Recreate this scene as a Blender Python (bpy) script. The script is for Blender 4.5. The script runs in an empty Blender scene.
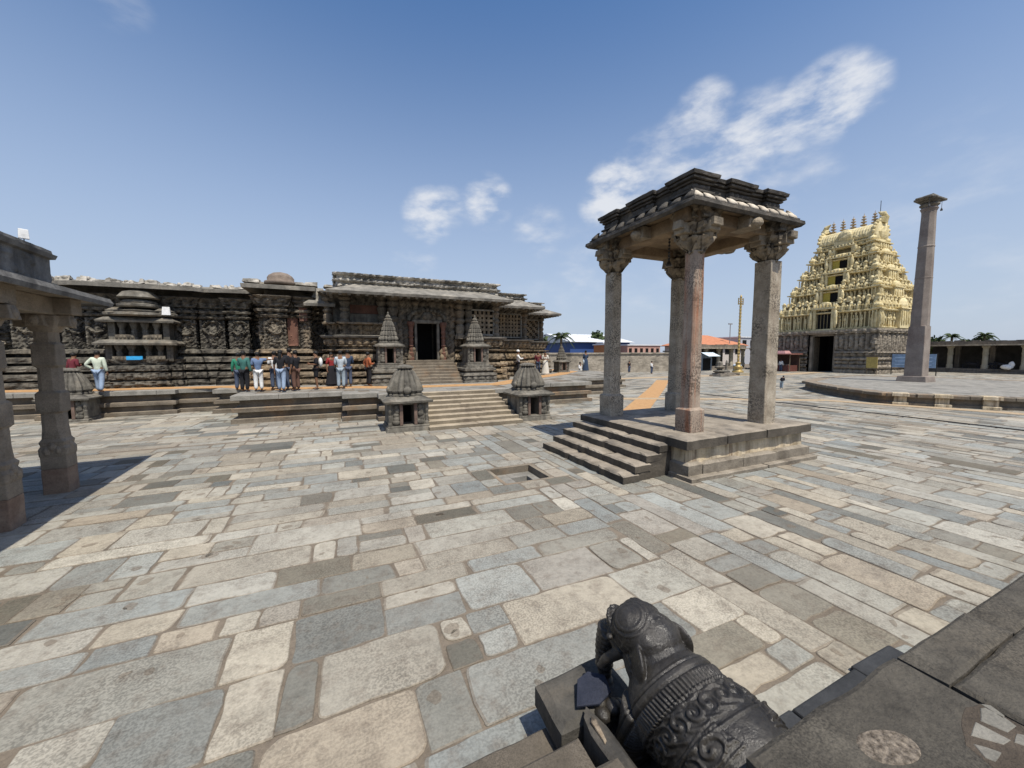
import bpy, math, random
from mathutils import Vector, Matrix, noise
R = math.radians
rnd = random.Random(7)
S = bpy.context.scene
COL = S.collection
def N3(x, y, z): return noise.noise((x, y, z))
def T3(x, y, z, o=3): return noise.turbulence((x, y, z), o, False)

# ------------------------------------------------------------------ camera
F_PX, YAW, PITCH, ROLL, CAM_H = 380.0, R(24.2), R(4.6), R(-0.2), 2.75
cam = bpy.data.cameras.new('camera'); cam.sensor_width = 36.0
cam.lens = 36.0 * F_PX / 1024.0; cam.clip_end = 6000; cam.clip_start = 0.05
co = bpy.data.objects.new('camera', cam); COL.objects.link(co)
fw = Vector((math.sin(YAW) * math.cos(PITCH), math.cos(YAW) * math.cos(PITCH), -math.sin(PITCH)))
rt = Vector((math.cos(YAW), -math.sin(YAW), 0)); up = rt.cross(fw)
r2 = rt * math.cos(ROLL) + up * math.sin(ROLL); u2 = -rt * math.sin(ROLL) + up * math.cos(ROLL)
m = Matrix((r2, u2, -fw)).transposed().to_4x4(); m.translation = (0, 0, CAM_H)
co.matrix_world = m; S.camera = co
S.render.resolution_x, S.render.resolution_y = 1024, 768

# ------------------------------------------------------------------ light
SUN = Vector((0.06, -0.5, 1.0)).normalized()
sl = bpy.data.lights.new('sun', 'SUN'); sl.energy = 5.0; sl.angle = R(0.53); sl.color = (1.0, 0.945, 0.845)
so = bpy.data.objects.new('sun', sl); COL.objects.link(so)
so.rotation_euler = (-SUN).to_track_quat('-Z', 'Y').to_euler(); so.location = (0, -20, 60)
S.view_settings.view_transform = 'Standard'; S.view_settings.look = 'None'; S.view_settings.exposure = 0; S.view_settings.gamma = 1

W = bpy.data.worlds.new('World'); S.world = W; W.use_nodes = True
nt = W.node_tree; nt.nodes.clear(); L = nt.links.new
def wn(t, **k):
    n = nt.nodes.new(t)
    for a, b in k.items(): setattr(n, a, b)
    return n
sky = wn('ShaderNodeTexSky', sky_type='NISHITA', sun_disc=False)
sky.sun_elevation = math.asin(SUN.z); sky.sun_rotation = math.atan2(SUN.x, SUN.y)
sky.air_density = 1.0; sky.dust_density = 2.6; sky.ozone_density = 2.0; sky.altitude = 900
bg = wn('ShaderNodeBackground'); bg.inputs['Strength'].default_value = 0.15
hs = wn('ShaderNodeHueSaturation'); hs.inputs['Saturation'].default_value = 1.28; hs.inputs['Value'].default_value = 1.06
L(sky.outputs[0], hs.inputs['Color']); L(hs.outputs[0], bg.inputs['Color'])
tc = wn('ShaderNodeTexCoord')
def dirpx(x, y):
    return (fw + r2 * ((x - 512) / F_PX) - u2 * ((y - 384) / F_PX)).normalized()
# clouds: soft banks standing in fixed world directions  (azimuth / height taken once, kept as world vectors)
CL = [(650, 168, 3, .55), (700, 160, 3.4, .6), (742, 158, 3.2, .6), (765, 120, 2.4, .6), (447, 208, 2.0, .6), (690, 135, 2.6, .55), (705, 112, 2.2, .7), (668, 152, 2.4, .6), (730, 148, 3.2, .75), (755, 135, 3, .8), (780, 128, 2.6, .75), (805, 110, 2.2, .9), (832, 100, 2.6, 1), (855, 92, 2, .8),
      (800, 180, 3, .4), (617, 192, 2.8, 1), (600, 207, 2, .75), (428, 215, 2.4, .85), (422, 232, 1.8, .65), (488, 203, 2.4, .8), (470, 206, 1.8, .45), (540, 232, 2.8, .5), (590, 265, 5, .36), (415, 266, 2.4, .5),
      (112, -4, 2.0, .32), (940, 240, 9, .3), (640, 290, 6, .3), (760, 165, 4, .45), (560, 285, 6, .3), (720, 200, 6, .3)]
acc = None
for (x, y, rad, a) in CL:
    d = dirpx(x, y)
    vm = wn('ShaderNodeVectorMath', operation='DOT_PRODUCT'); L(tc.outputs['Generated'], vm.inputs[0]); vm.inputs[1].default_value = d
    mr = wn('ShaderNodeMapRange', interpolation_type='SMOOTHSTEP'); L(vm.outputs['Value'], mr.inputs['Value'])
    mr.inputs['From Min'].default_value = math.cos(R(rad * 1.95)); mr.inputs['From Max'].default_value = 1.0
    mr.inputs['To Min'].default_value = 0; mr.inputs['To Max'].default_value = a
    if acc is None: acc = mr.outputs[0]
    else:
        mx = wn('ShaderNodeMath', operation='MAXIMUM'); L(acc, mx.inputs[0]); L(mr.outputs[0], mx.inputs[1]); acc = mx.outputs[0]
cm = wn('ShaderNodeMapping'); cm.inputs['Scale'].default_value = (1, 1, 2.3); L(tc.outputs['Generated'], cm.inputs['Vector'])
no = wn('ShaderNodeTexNoise'); L(cm.outputs[0], no.inputs['Vector'])
no.inputs['Scale'].default_value = 10; no.inputs['Detail'].default_value = 11; no.inputs['Roughness'].default_value = .56; no.inputs['Distortion'].default_value = .1
nr = wn('ShaderNodeMapRange'); L(no.outputs[0], nr.inputs['Value']); nr.inputs['From Min'].default_value = .27; nr.inputs['From Max'].default_value = .7
mm = wn('ShaderNodeMath', operation='MULTIPLY'); L(acc, mm.inputs[0]); L(nr.outputs[0], mm.inputs[1])
ms = wn('ShaderNodeMapRange', interpolation_type='SMOOTHSTEP'); L(mm.outputs[0], ms.inputs['Value'])
ms.inputs['From Min'].default_value = .09; ms.inputs['From Max'].default_value = .72; ms.inputs['To Max'].default_value = .86
# haze low over the horizon
sx = wn('ShaderNodeSeparateXYZ'); L(tc.outputs['Generated'], sx.inputs[0])
hz = wn('ShaderNodeMapRange', interpolation_type='SMOOTHSTEP'); L(sx.outputs['Z'], hz.inputs['Value'])
hz.inputs['From Min'].default_value = .8; hz.inputs['From Max'].default_value = -.05; hz.inputs['To Max'].default_value = .9
hb = wn('ShaderNodeBackground'); hb.inputs['Color'].default_value = (.51, .585, .715, 1); hb.inputs['Strength'].default_value = 1.0
m1 = wn('ShaderNodeMixShader'); L(hz.outputs[0], m1.inputs[0]); L(bg.outputs[0], m1.inputs[1]); L(hb.outputs[0], m1.inputs[2])
cb = wn('ShaderNodeBackground'); cb.inputs['Color'].default_value = (.86, .88, .92, 1); cb.inputs['Strength'].default_value = 0.95
m2 = wn('ShaderNodeMixShader'); L(ms.outputs[0], m2.inputs[0]); L(m1.outputs[0], m2.inputs[1]); L(cb.outputs[0], m2.inputs[2])
wo = wn('ShaderNodeOutputWorld'); L(m2.outputs[0], wo.inputs['Surface'])

# ------------------------------------------------------------------ materials
MATS = {}
def stone(name, c1, c2, scale=2.0, rough=.88, bump=.35, bscale=14, speck=0.0, sscale=70, stain=None, samt=.5, streak=0.0, attr=False, spec=.3, dirt=0.0, sth=.52, cav=0.0, vdark=0.0, vst=False, bdirt=0.0, mott=0.0):
    mt = bpy.data.materials.new(name); mt.use_nodes = True; t = mt.node_tree; t.nodes.clear(); K = t.links.new
    def n(ty, **k):
        q = t.nodes.new(ty)
        for a, b in k.items(): setattr(q, a, b)
        return q
    out = n('ShaderNodeOutputMaterial'); bs = n('ShaderNodeBsdfPrincipled'); K(bs.outputs[0], out.inputs[0])
    bs.inputs['Roughness'].default_value = rough; bs.inputs['Specular IOR Level'].default_value = spec
    tx = n('ShaderNodeTexCoord'); V = tx.outputs['Object']
    def noi(sc, det=6, rg=.6, vec=None):
        q = n('ShaderNodeTexNoise'); q.inputs['Scale'].default_value = sc; q.inputs['Detail'].default_value = det; q.inputs['Roughness'].default_value = rg
        K(vec or V, q.inputs['Vector']); return q.outputs[0]
    def ramp(v, a, b, ta=0.0, tb=1.0):
        q = n('ShaderNodeMapRange'); K(v, q.inputs['Value']); q.inputs['From Min'].default_value = a; q.inputs['From Max'].default_value = b
        q.inputs['To Min'].default_value = ta; q.inputs['To Max'].default_value = tb; return q.outputs[0]
    def mix(fac, a, b, mode='MIX'):
        q = n('ShaderNodeMix', data_type='RGBA', blend_type=mode)
        if isinstance(fac, float): q.inputs[0].default_value = fac
        else: K(fac, q.inputs[0])
        for s, v in ((q.inputs[6], a), (q.inputs[7], b)):
            if isinstance(v, tuple): s.default_value = (*v, 1)
            else: K(v, s)
        return q.outputs[2]
    base = mix(ramp(noi(scale), .32, .68), c1, c2)
    if attr:
        at = n('ShaderNodeAttribute', attribute_name='tint')
        base = mix(ramp(noi(scale * 1.7), .3, .7, .82, 1.12), (0., 0., 0.), at.outputs['Color'])
    if stain is not None:
        sv = None
        if vst:
            mq = n('ShaderNodeMapping'); mq.inputs['Scale'].default_value = (4.5, 4.5, .3); K(V, mq.inputs['Vector']); sv = mq.outputs[0]
        base = mix(ramp(noi(scale * .45, 5, .65, sv), sth, sth + .16, 0, samt), base, stain)
    if streak:
        mp = n('ShaderNodeMapping'); mp.inputs['Scale'].default_value = (2.4, 2.4, .22); K(V, mp.inputs['Vector'])
        base = mix(ramp(noi(1.6, 5, .6, mp.outputs[0]), .42, .66, 0, streak), base, (.03, .028, .025))
    if dirt:
        base = mix(ramp(noi(5.5, 7, .7), .5, .72, 0, dirt), base, (.13, .1, .075))
    if bdirt:
        base = mix(ramp(noi(.22, 5, .6), .46, .7, 0, bdirt), base, (.21, .17, .125))
        base = mix(ramp(noi(1.4, 6, .7), .56, .74, 0, bdirt * 1.2), base, (.17, .15, .125))
    if speck:
        sk_ = mix(ramp(noi(sscale, 2, .5), .42, .62, 1 - speck, 1 + speck * .5), (0., 0., 0.), base)
        base = mix(ramp(noi(.9 if attr else 2.0, 3, .5), .38, .62, .15, 1.0), base, sk_)
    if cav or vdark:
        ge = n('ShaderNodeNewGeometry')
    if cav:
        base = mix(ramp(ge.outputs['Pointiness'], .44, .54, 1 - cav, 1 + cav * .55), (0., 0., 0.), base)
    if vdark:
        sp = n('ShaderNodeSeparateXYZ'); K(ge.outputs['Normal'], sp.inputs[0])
        base = mix(ramp(sp.outputs['Z'], .2, .8, 1 - vdark, 1.0), (0., 0., 0.), base)  # upright faces darker than tops: side shade painted into the base colour
    if mott:
        base = mix(ramp(noi(9, 5, .75), .36, .64, 1 - mott, 1 + mott), (0., 0., 0.), base)
    fine = ramp(noi(scale * 11, 4, .7), .3, .7, .78, 1.16)
    base = mix(fine, (0., 0., 0.), base)
    K(base, bs.inputs['Base Color'])
    bp = n('ShaderNodeBump'); bp.inputs['Strength'].default_value = bump; bp.inputs['Distance'].default_value = .03
    K(noi(bscale, 8, .68), bp.inputs['Height']); K(bp.outputs[0], bs.inputs['Normal'])
    if rough < .6:
        K(ramp(noi(scale * 3), .35, .7, rough - .1, rough + .25), bs.inputs['Roughness'])
    MATS[name] = mt; return mt
def plain(name, c, rough=.7, metal=0.0, var=.18, scale=6):
    mt = stone(name, tuple(v * (1 - var) for v in c), tuple(min(1, v * (1 + var)) for v in c), scale=scale, rough=max(rough, .61), bump=.08)
    mt.node_tree.nodes['Principled BSDF'].inputs['Metallic'].default_value = metal
    mt.node_tree.nodes['Principled BSDF'].inputs['Roughness'].default_value = rough
    return mt
M_pave = stone('paving_stone', (.3, .3, .3), (.4, .4, .4), scale=1.3, bump=.45, bscale=16, speck=.34, sscale=48, attr=True, dirt=.6, rough=.8, bdirt=.4)
M_dirt = stone('joint_earth', (.14, .115, .087), (.215, .177, .133), scale=3, bump=.6, bscale=30)
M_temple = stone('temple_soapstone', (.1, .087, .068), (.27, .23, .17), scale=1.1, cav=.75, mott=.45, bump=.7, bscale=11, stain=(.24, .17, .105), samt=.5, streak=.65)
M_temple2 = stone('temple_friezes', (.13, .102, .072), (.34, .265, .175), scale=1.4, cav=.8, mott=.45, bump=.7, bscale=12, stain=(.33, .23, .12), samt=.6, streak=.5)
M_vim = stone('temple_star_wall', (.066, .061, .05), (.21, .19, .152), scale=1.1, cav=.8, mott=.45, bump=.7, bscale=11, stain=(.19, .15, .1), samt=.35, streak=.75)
M_pale = stone('pale_weathered_stone', (.3, .26, .2), (.46, .4, .31), scale=2, cav=.5, bump=.5, stain=(.12, .1, .08), samt=.7, streak=.4)
M_eave = stone('eave_lichen_stone', (.15, .14, .12), (.29, .27, .23), scale=1.8, bump=.5, stain=(.42, .38, .31), samt=.7, streak=.3)
M_crest = stone('parapet_lichen_stone', (.26, .24, .2), (.56, .52, .45), scale=2.4, bump=.6, stain=(.07, .065, .055), samt=.8, sth=.48)
M_red = stone('red_stained_stone', (.13, .06, .042), (.21, .11, .075), scale=2, bump=.4, streak=.5)
M_black = stone('black_soapstone', (.017, .015, .0125), (.046, .04, .032), scale=5, rough=.34, bump=.3, bscale=60, cav=.8, speck=.15, sscale=140, spec=.5, stain=(.085, .078, .068), samt=.6)
M_blackp = stone('black_plinth_stone', (.03, .029, .027), (.075, .07, .062), scale=4, rough=.7, bump=.45, bscale=22, stain=(.2, .17, .13), samt=.4, sth=.56)
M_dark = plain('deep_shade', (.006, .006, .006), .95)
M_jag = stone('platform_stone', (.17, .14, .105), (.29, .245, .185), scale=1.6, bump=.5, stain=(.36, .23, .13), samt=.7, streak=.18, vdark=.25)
M_jagtop = stone('platform_coping', (.2, .19, .165), (.33, .31, .27), scale=2, bump=.4, stain=(.1, .095, .085), samt=.6, streak=.15)
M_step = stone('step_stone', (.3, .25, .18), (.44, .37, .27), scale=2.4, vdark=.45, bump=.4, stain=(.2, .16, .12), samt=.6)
M_shr = stone('shrine_stone', (.1, .092, .076), (.245, .225, .185), scale=3, cav=.6, bump=.6, bscale=22, stain=(.27, .21, .14), samt=.4, streak=.5)
M_gran = stone('granite_pillar', (.27, .225, .165), (.47, .41, .32), scale=3, bump=.5, bscale=26, speck=.65, sscale=26, stain=(.2, .11, .07), samt=.3, sth=.55, vst=True)
M_granred = stone('red_streaked_granite', (.27, .205, .155), (.42, .34, .265), scale=2.4, bump=.5, bscale=26, speck=.6, sscale=26, stain=(.33, .12, .05), samt=.85, sth=.48, vst=True)
M_cap = stone('capital_stone', (.17, .14, .1), (.34, .28, .2), scale=3.2, cav=.6, bump=.8, bscale=16, stain=(.05, .045, .04), samt=.85, sth=.49)
M_ceil = stone('lintel_stone', (.14, .1, .062), (.3, .22, .135), scale=2.2, bump=.5, stain=(.13, .09, .06), samt=.7)
M_roofblk = stone('weathered_black_stone', (.04, .037, .032), (.125, .112, .095), scale=2.6, cav=.4, bump=.7, bscale=18, stain=(.26, .21, .15), samt=.6, sth=.54)
M_lobe = stone('sunlit_lobe_stone', (.5, .43, .33), (.72, .64, .52), scale=4, bump=.4, stain=(.16, .13, .1), samt=.7)
M_pbase = stone('lime_stained_stone', (.5, .4, .25), (.72, .62, .46), scale=2.4, bump=.6, stain=(.15, .09, .05), samt=.85, streak=.45, sth=.5, vst=True)
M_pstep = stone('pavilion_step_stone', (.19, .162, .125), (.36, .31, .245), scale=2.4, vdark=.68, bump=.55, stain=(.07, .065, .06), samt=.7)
M_mand = stone('mandapa_granite', (.2, .165, .125), (.33, .275, .21), scale=2.6, bump=.7, bscale=20, stain=(.12, .095, .07), samt=.5, speck=.2)
M_mandfoot = stone('ochre_pillar_foot', (.21, .14, .1), (.32, .24, .175), scale=3, bump=.5, bscale=20, stain=(.16, .1, .07), samt=.6)
M_mroof = stone('mandapa_roof_stone', (.13, .125, .115), (.23, .22, .2), scale=2.4, bump=.6, stain=(.06, .056, .05), samt=.7, streak=.5)
M_fg = stone('foreground_slab', (.06, .053, .042), (.13, .115, .09), scale=3.2, rough=.82, bump=.8, bscale=26, speck=.45, sscale=90, mott=.25, stain=(.16, .135, .1), samt=.55)
M_rubble = stone('rubble_patch', (.07, .055, .04), (.36, .3, .23), scale=55, bump=.9, bscale=40)
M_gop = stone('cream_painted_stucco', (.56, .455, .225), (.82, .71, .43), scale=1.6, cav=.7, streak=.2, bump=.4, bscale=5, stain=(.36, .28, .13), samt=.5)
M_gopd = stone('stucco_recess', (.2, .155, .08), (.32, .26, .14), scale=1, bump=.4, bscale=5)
M_gopbase = stone('gateway_granite', (.2, .17, .13), (.36, .31, .24), scale=.8, cav=.6, bump=.6, bscale=5, stain=(.12, .1, .08), samt=.6, streak=.4)
M_yel = plain('yellow_wall', (.42, .33, .06), .7)
M_gold = plain('gilded_metal', (.46, .33, .13), .5, .5)
M_brz = plain('weathered_finial', (.42, .33, .22), .6, .2)
M_mat = stone('coir_mat', (.40, .225, .095), (.52, .31, .145), scale=5, bump=.5, bscale=60, stain=(.36, .22, .11), samt=.5)
M_leaf = stone('foliage', (.03, .05, .018), (.09, .12, .045), scale=2, bump=.1)
M_trunk = stone('bark', (.12, .09, .06), (.2, .16, .11), scale=4, bump=.5)
M_white = plain('white_painted', (.75, .75, .73), .6)
M_cable = plain('black_rubber', (.02, .02, .02), .7)
def cloth(name, c): return plain(name, c, .9, 0, .14, 9)

# ------------------------------------------------------------------ mesh helper
class MB:
    def __init__(s): s.v = []; s.f = []; s.c = []; s.col = None
    def _f(s, idx): s.f.append(idx); s.c.append(s.col)
    def box(s, x0, x1, y0, y1, z0, z1, top=None, j=0.0):
        b = len(s.v); t = top or 0.0
        tx, ty = (t if isinstance(t, tuple) else (t, t))
        for (z, ax, ay) in ((z0, 0, 0), (z1, tx, ty)):
            for (x, y) in ((x0 + ax, y0 + ay), (x1 - ax, y0 + ay), (x1 - ax, y1 - ay), (x0 + ax, y1 - ay)):
                s.v.append((x + rnd.uniform(-j, j), y + rnd.uniform(-j, j), z + rnd.uniform(-j, j)))
        for q in ((3, 2, 1, 0), (4, 5, 6, 7), (0, 1, 5, 4), (1, 2, 6, 5), (2, 3, 7, 6), (3, 0, 4, 7)): s._f([b + i for i in q])
        return s
    def cbox(s, cx, cy, z0, hx, hy, h, top=None, j=0.0): return s.box(cx - hx, cx + hx, cy - hy, cy + hy, z0, z0 + h, top, j)
    def stack(s, rings, n, cap=True):           # rings: list of lists of n points
        b = len(s.v)
        for r in rings: s.v += [tuple(p) for p in r]
        for k in range(len(rings) - 1):
            for i in range(n):
                j = (i + 1) % n
                s._f([b + k * n + i, b + k * n + j, b + (k + 1) * n + j, b + (k + 1) * n + i])
        if cap:
            s._f([b + i for i in range(n)][::-1]); s._f([b + (len(rings) - 1) * n + i for i in range(n)])
        return s
    def lathe(s, cx, cy, prof, n=16, sq=0.0, rib=0.0, nr=8, rot=0.0, sx=1, sy=1, noisy=0.0):
        rings = []
        for (r, z) in prof:
            ring = []
            for i in range(n):
                a = 2 * math.pi * i / n + rot
                k = 1.0
                if sq: k = (1 - sq) + sq / max(abs(math.cos(a)), abs(math.sin(a)))
                k *= 1 + rib * math.cos(nr * a)
                if noisy: k *= 1 + noisy * N3(math.cos(a) * 3 + cx, math.sin(a) * 3 + cy, z * 5)
                ring.append((cx + r * k * math.cos(a) * sx, cy + r * k * math.sin(a) * sy, z))
            rings.append(ring)
        return s.stack(rings, n)
    def tube(s, pts, rads, n=8):
        pts = [Vector(p) for p in pts]; rings = []
        for i, p in enumerate(pts):
            d = (pts[min(i + 1, len(pts) - 1)] - pts[max(i - 1, 0)]).normalized()
            a = d.cross(Vector((0, 0, 1)) if abs(d.z) < .9 else Vector((1, 0, 0))).normalized(); b = d.cross(a)
            r = rads[i] if isinstance(rads, (list, tuple)) else rads
            rings.append([p + a * r * math.cos(2 * math.pi * k / n) + b * r * math.sin(2 * math.pi * k / n) for k in range(n)])
        return s.stack(rings, n)
    def ell(s, c, r, n=14, m=9, rot=None, nz=0.0):
        rings = []
        for k in range(m + 1):
            t = math.pi * k / m; rr = max(math.sin(t), .02); ring = []
            for i in range(n):
                a = 2 * math.pi * i / n
                v = Vector((r[0] * rr * math.cos(a), r[1] * rr * math.sin(a), -r[2] * math.cos(t)))
                if nz: v *= 1 + nz * N3(v.x * 4 + c[0] * 7, v.y * 4 + c[1] * 7, v.z * 4 + c[2] * 7)
                if rot is not None: v = rot @ v
                ring.append(Vector(c) + v)
            rings.append(ring)
        return s.stack(rings, n)
    def prism(s, poly, z0, z1):                 # poly ccw
        n = len(poly); return s.stack([[(x, y, z0) for x, y in poly], [(x, y, z1) for x, y in poly]], n)
    def sweep(s, poly, prof, ds=0.0, dz=0.0, relief=None, close=False):
        # outward is to the right of the walking direction
        P = [Vector(p) for p in poly]; nP = len(P); segs = nP if close else nP - 1
        nrm = []
        for i in range(segs):
            d = (P[(i + 1) % nP] - P[i]).normalized(); nrm.append(Vector((d.y, -d.x)))
        mit = []
        for i in range(nP):
            a = nrm[(i - 1) % segs] if (close or i > 0) else nrm[0]
            b = nrm[i % segs] if (close or i < nP - 1) else nrm[-1]
            mit.append((a + b) / max(.35, 1 + a.dot(b)))
        zz = []
        for k in range(len(prof) - 1):
            (z0, o0), (z1, o1) = prof[k], prof[k + 1]
            m_ = max(1, int(math.ceil(abs(z1 - z0) / dz))) if dz else 1
            for q in range(m_): zz.append((z0 + (z1 - z0) * q / m_, o0 + (o1 - o0) * q / m_))
        zz.append(prof[-1])
        cols = []; S_ = 0.0
        for i in range(segs):
            A, B = P[i], P[(i + 1) % nP]; ln = (B - A).length
            m_ = max(1, int(math.ceil(ln / ds))) if ds else 1
            for q in range(m_ + 1): cols.append((i, q / m_, S_ + ln * q / m_, ln))
            S_ += ln
        b = len(s.v); H = len(zz)
        for (i, t, sl_, ln) in cols:
            A, B = P[i], P[(i + 1) % nP]; mA, mB = mit[i], mit[(i + 1) % nP]
            for (z, o) in zz:
                p = (A + mA * o).lerp(B + mB * o, t)
                if relief: p = p + nrm[i] * relief(sl_, z, i, t, ln)
                s.v.append((p.x, p.y, z))
        for c in range(len(cols) - 1):
            for k in range(H - 1):
                a = b + c * H + k; s._f([a, a + H, a + H + 1, a + 1])
        if close:
            c = len(cols) - 1
            for k in range(H - 1):
                a = b + c * H + k; e = b + k; s._f([a, e, e + 1, a + 1])
        return s
    def poly3(s, pts):
        b = len(s.v); s.v += [tuple(p) for p in pts]; s._f(list(range(b, b + len(pts)))); return s
    def build(s, name, mat, parent=None, bevel=0.0, smooth=False):
        me = bpy.data.meshes.new(name); me.from_pydata([tuple(p) for p in s.v], [], s.f); me.update()
        if any(c is not None for c in s.c):
            at = me.color_attributes.new('tint', 'FLOAT_COLOR', 'CORNER'); k = 0
            buf = []
            for f, c in zip(s.f, s.c): buf += list((*(c or (.3, .3, .3)), 1)) * len(f)
            at.data.foreach_set('color', buf)
        me.materials.append(mat)
        if smooth: me.polygons.foreach_set('use_smooth', [True] * len(me.polygons))
        o = bpy.data.objects.new(name, me); COL.objects.link(o)
        if bevel:
            bv = o.modifiers.new('bevel', 'BEVEL'); bv.width = bevel; bv.segments = 2; bv.limit_method = 'ANGLE'; bv.angle_limit = R(35)
        if parent is not None: put(o, parent)
        return o
WORLDLOC = {}
def put(o, parent):
    o.parent = parent; w = WORLDLOC.get(parent.name, Vector((0, 0, 0)))
    o.matrix_parent_inverse = Matrix.Translation(-w); WORLDLOC[o.name] = Vector((0, 0, 0))
def tag(o, label=None, cat=None, group=None, kind=None):
    if label: o['label'] = label
    if cat: o['category'] = cat
    if group: o['group'] = group
    if kind: o['kind'] = kind
    return o
def thing(name, label, cat, loc=(0, 0, 0), group=None, local=False):
    """Empty at the thing's base. local=False: parts are given in world coordinates."""
    o = bpy.data.objects.new(name, None); COL.objects.link(o); o.location = loc; o.empty_display_size = .3
    WORLDLOC[o.name] = Vector((0, 0, 0)) if local else Vector(loc)
    return tag(o, label, cat, group)
def dup(root, loc, rotz=0.0, scale=None, label=None, group=None):
    r = root.copy(); COL.objects.link(r); r.location = loc; r.rotation_euler = (0, 0, rotz)
    if scale: r.scale = scale if isinstance(scale, tuple) else (scale,) * 3
    if label: r['label'] = label
    if group: r['group'] = group
    for ch in list(root.children):
        c = ch.copy(); COL.objects.link(c); c.parent = r
        for gch in list(ch.children):
            d = gch.copy(); COL.objects.link(d); d.parent = c
    return r
def rough_ring(poly, amp, sc=3.0, seg=.25, seed=0.0):
    out = []
    for i in range(len(poly)):
        a, b = Vector(poly[i]), Vector(poly[(i + 1) % len(poly)]); m_ = max(1, int((b - a).length / seg))
        for q in range(m_):
            p = a.lerp(b, q / m_); out.append((p.x + amp * N3(p.x * sc, p.y * sc, seed), p.y + amp * N3(p.x * sc, p.y * sc, seed + 9)))
    return out
def slab(mb, poly, z0, z1, amp=.012, ch=.012, seg=.18, seed=None):
    """irregular stone slab with worn top edge"""
    sd = rnd.uniform(0, 99) if seed is None else seed
    q = rough_ring(poly, amp, 5, seg, sd); n = len(q)
    cx = sum(p[0] for p in q) / n; cy = sum(p[1] for p in q) / n
    w = min(max(p[0] for p in q) - min(p[0] for p in q), max(p[1] for p in q) - min(p[1] for p in q)) / 2
    k = 1 - ch * 1.3 / max(w, .05)
    inn = [(cx + (x - cx) * k, cy + (y - cy) * k) for x, y in q]
    mb.stack([[(x, y, z0) for x, y in q], [(x, y, z1 - ch) for x, y in q], [(x, y, z1) for x, y in inn]], n)

# ------------------------------------------------------------------ ground and paving
PIT = (3.04, 4.25, 7.15, 8.36)
g = MB()
xs = [-3000, -200, PIT[0], PIT[1], 200, 3000]; ys = [-3000, -200, PIT[2], PIT[3], 200, 3000]
for i in range(5):
    for k in range(5):
        if i == 2 and k == 2: continue
        g.poly3([(xs[i], ys[k], -.01), (xs[i + 1], ys[k], -.01), (xs[i + 1], ys[k + 1], -.01), (xs[i], ys[k + 1], -.01)])
tag(g.build('ground', M_dirt), kind='structure')

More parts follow.
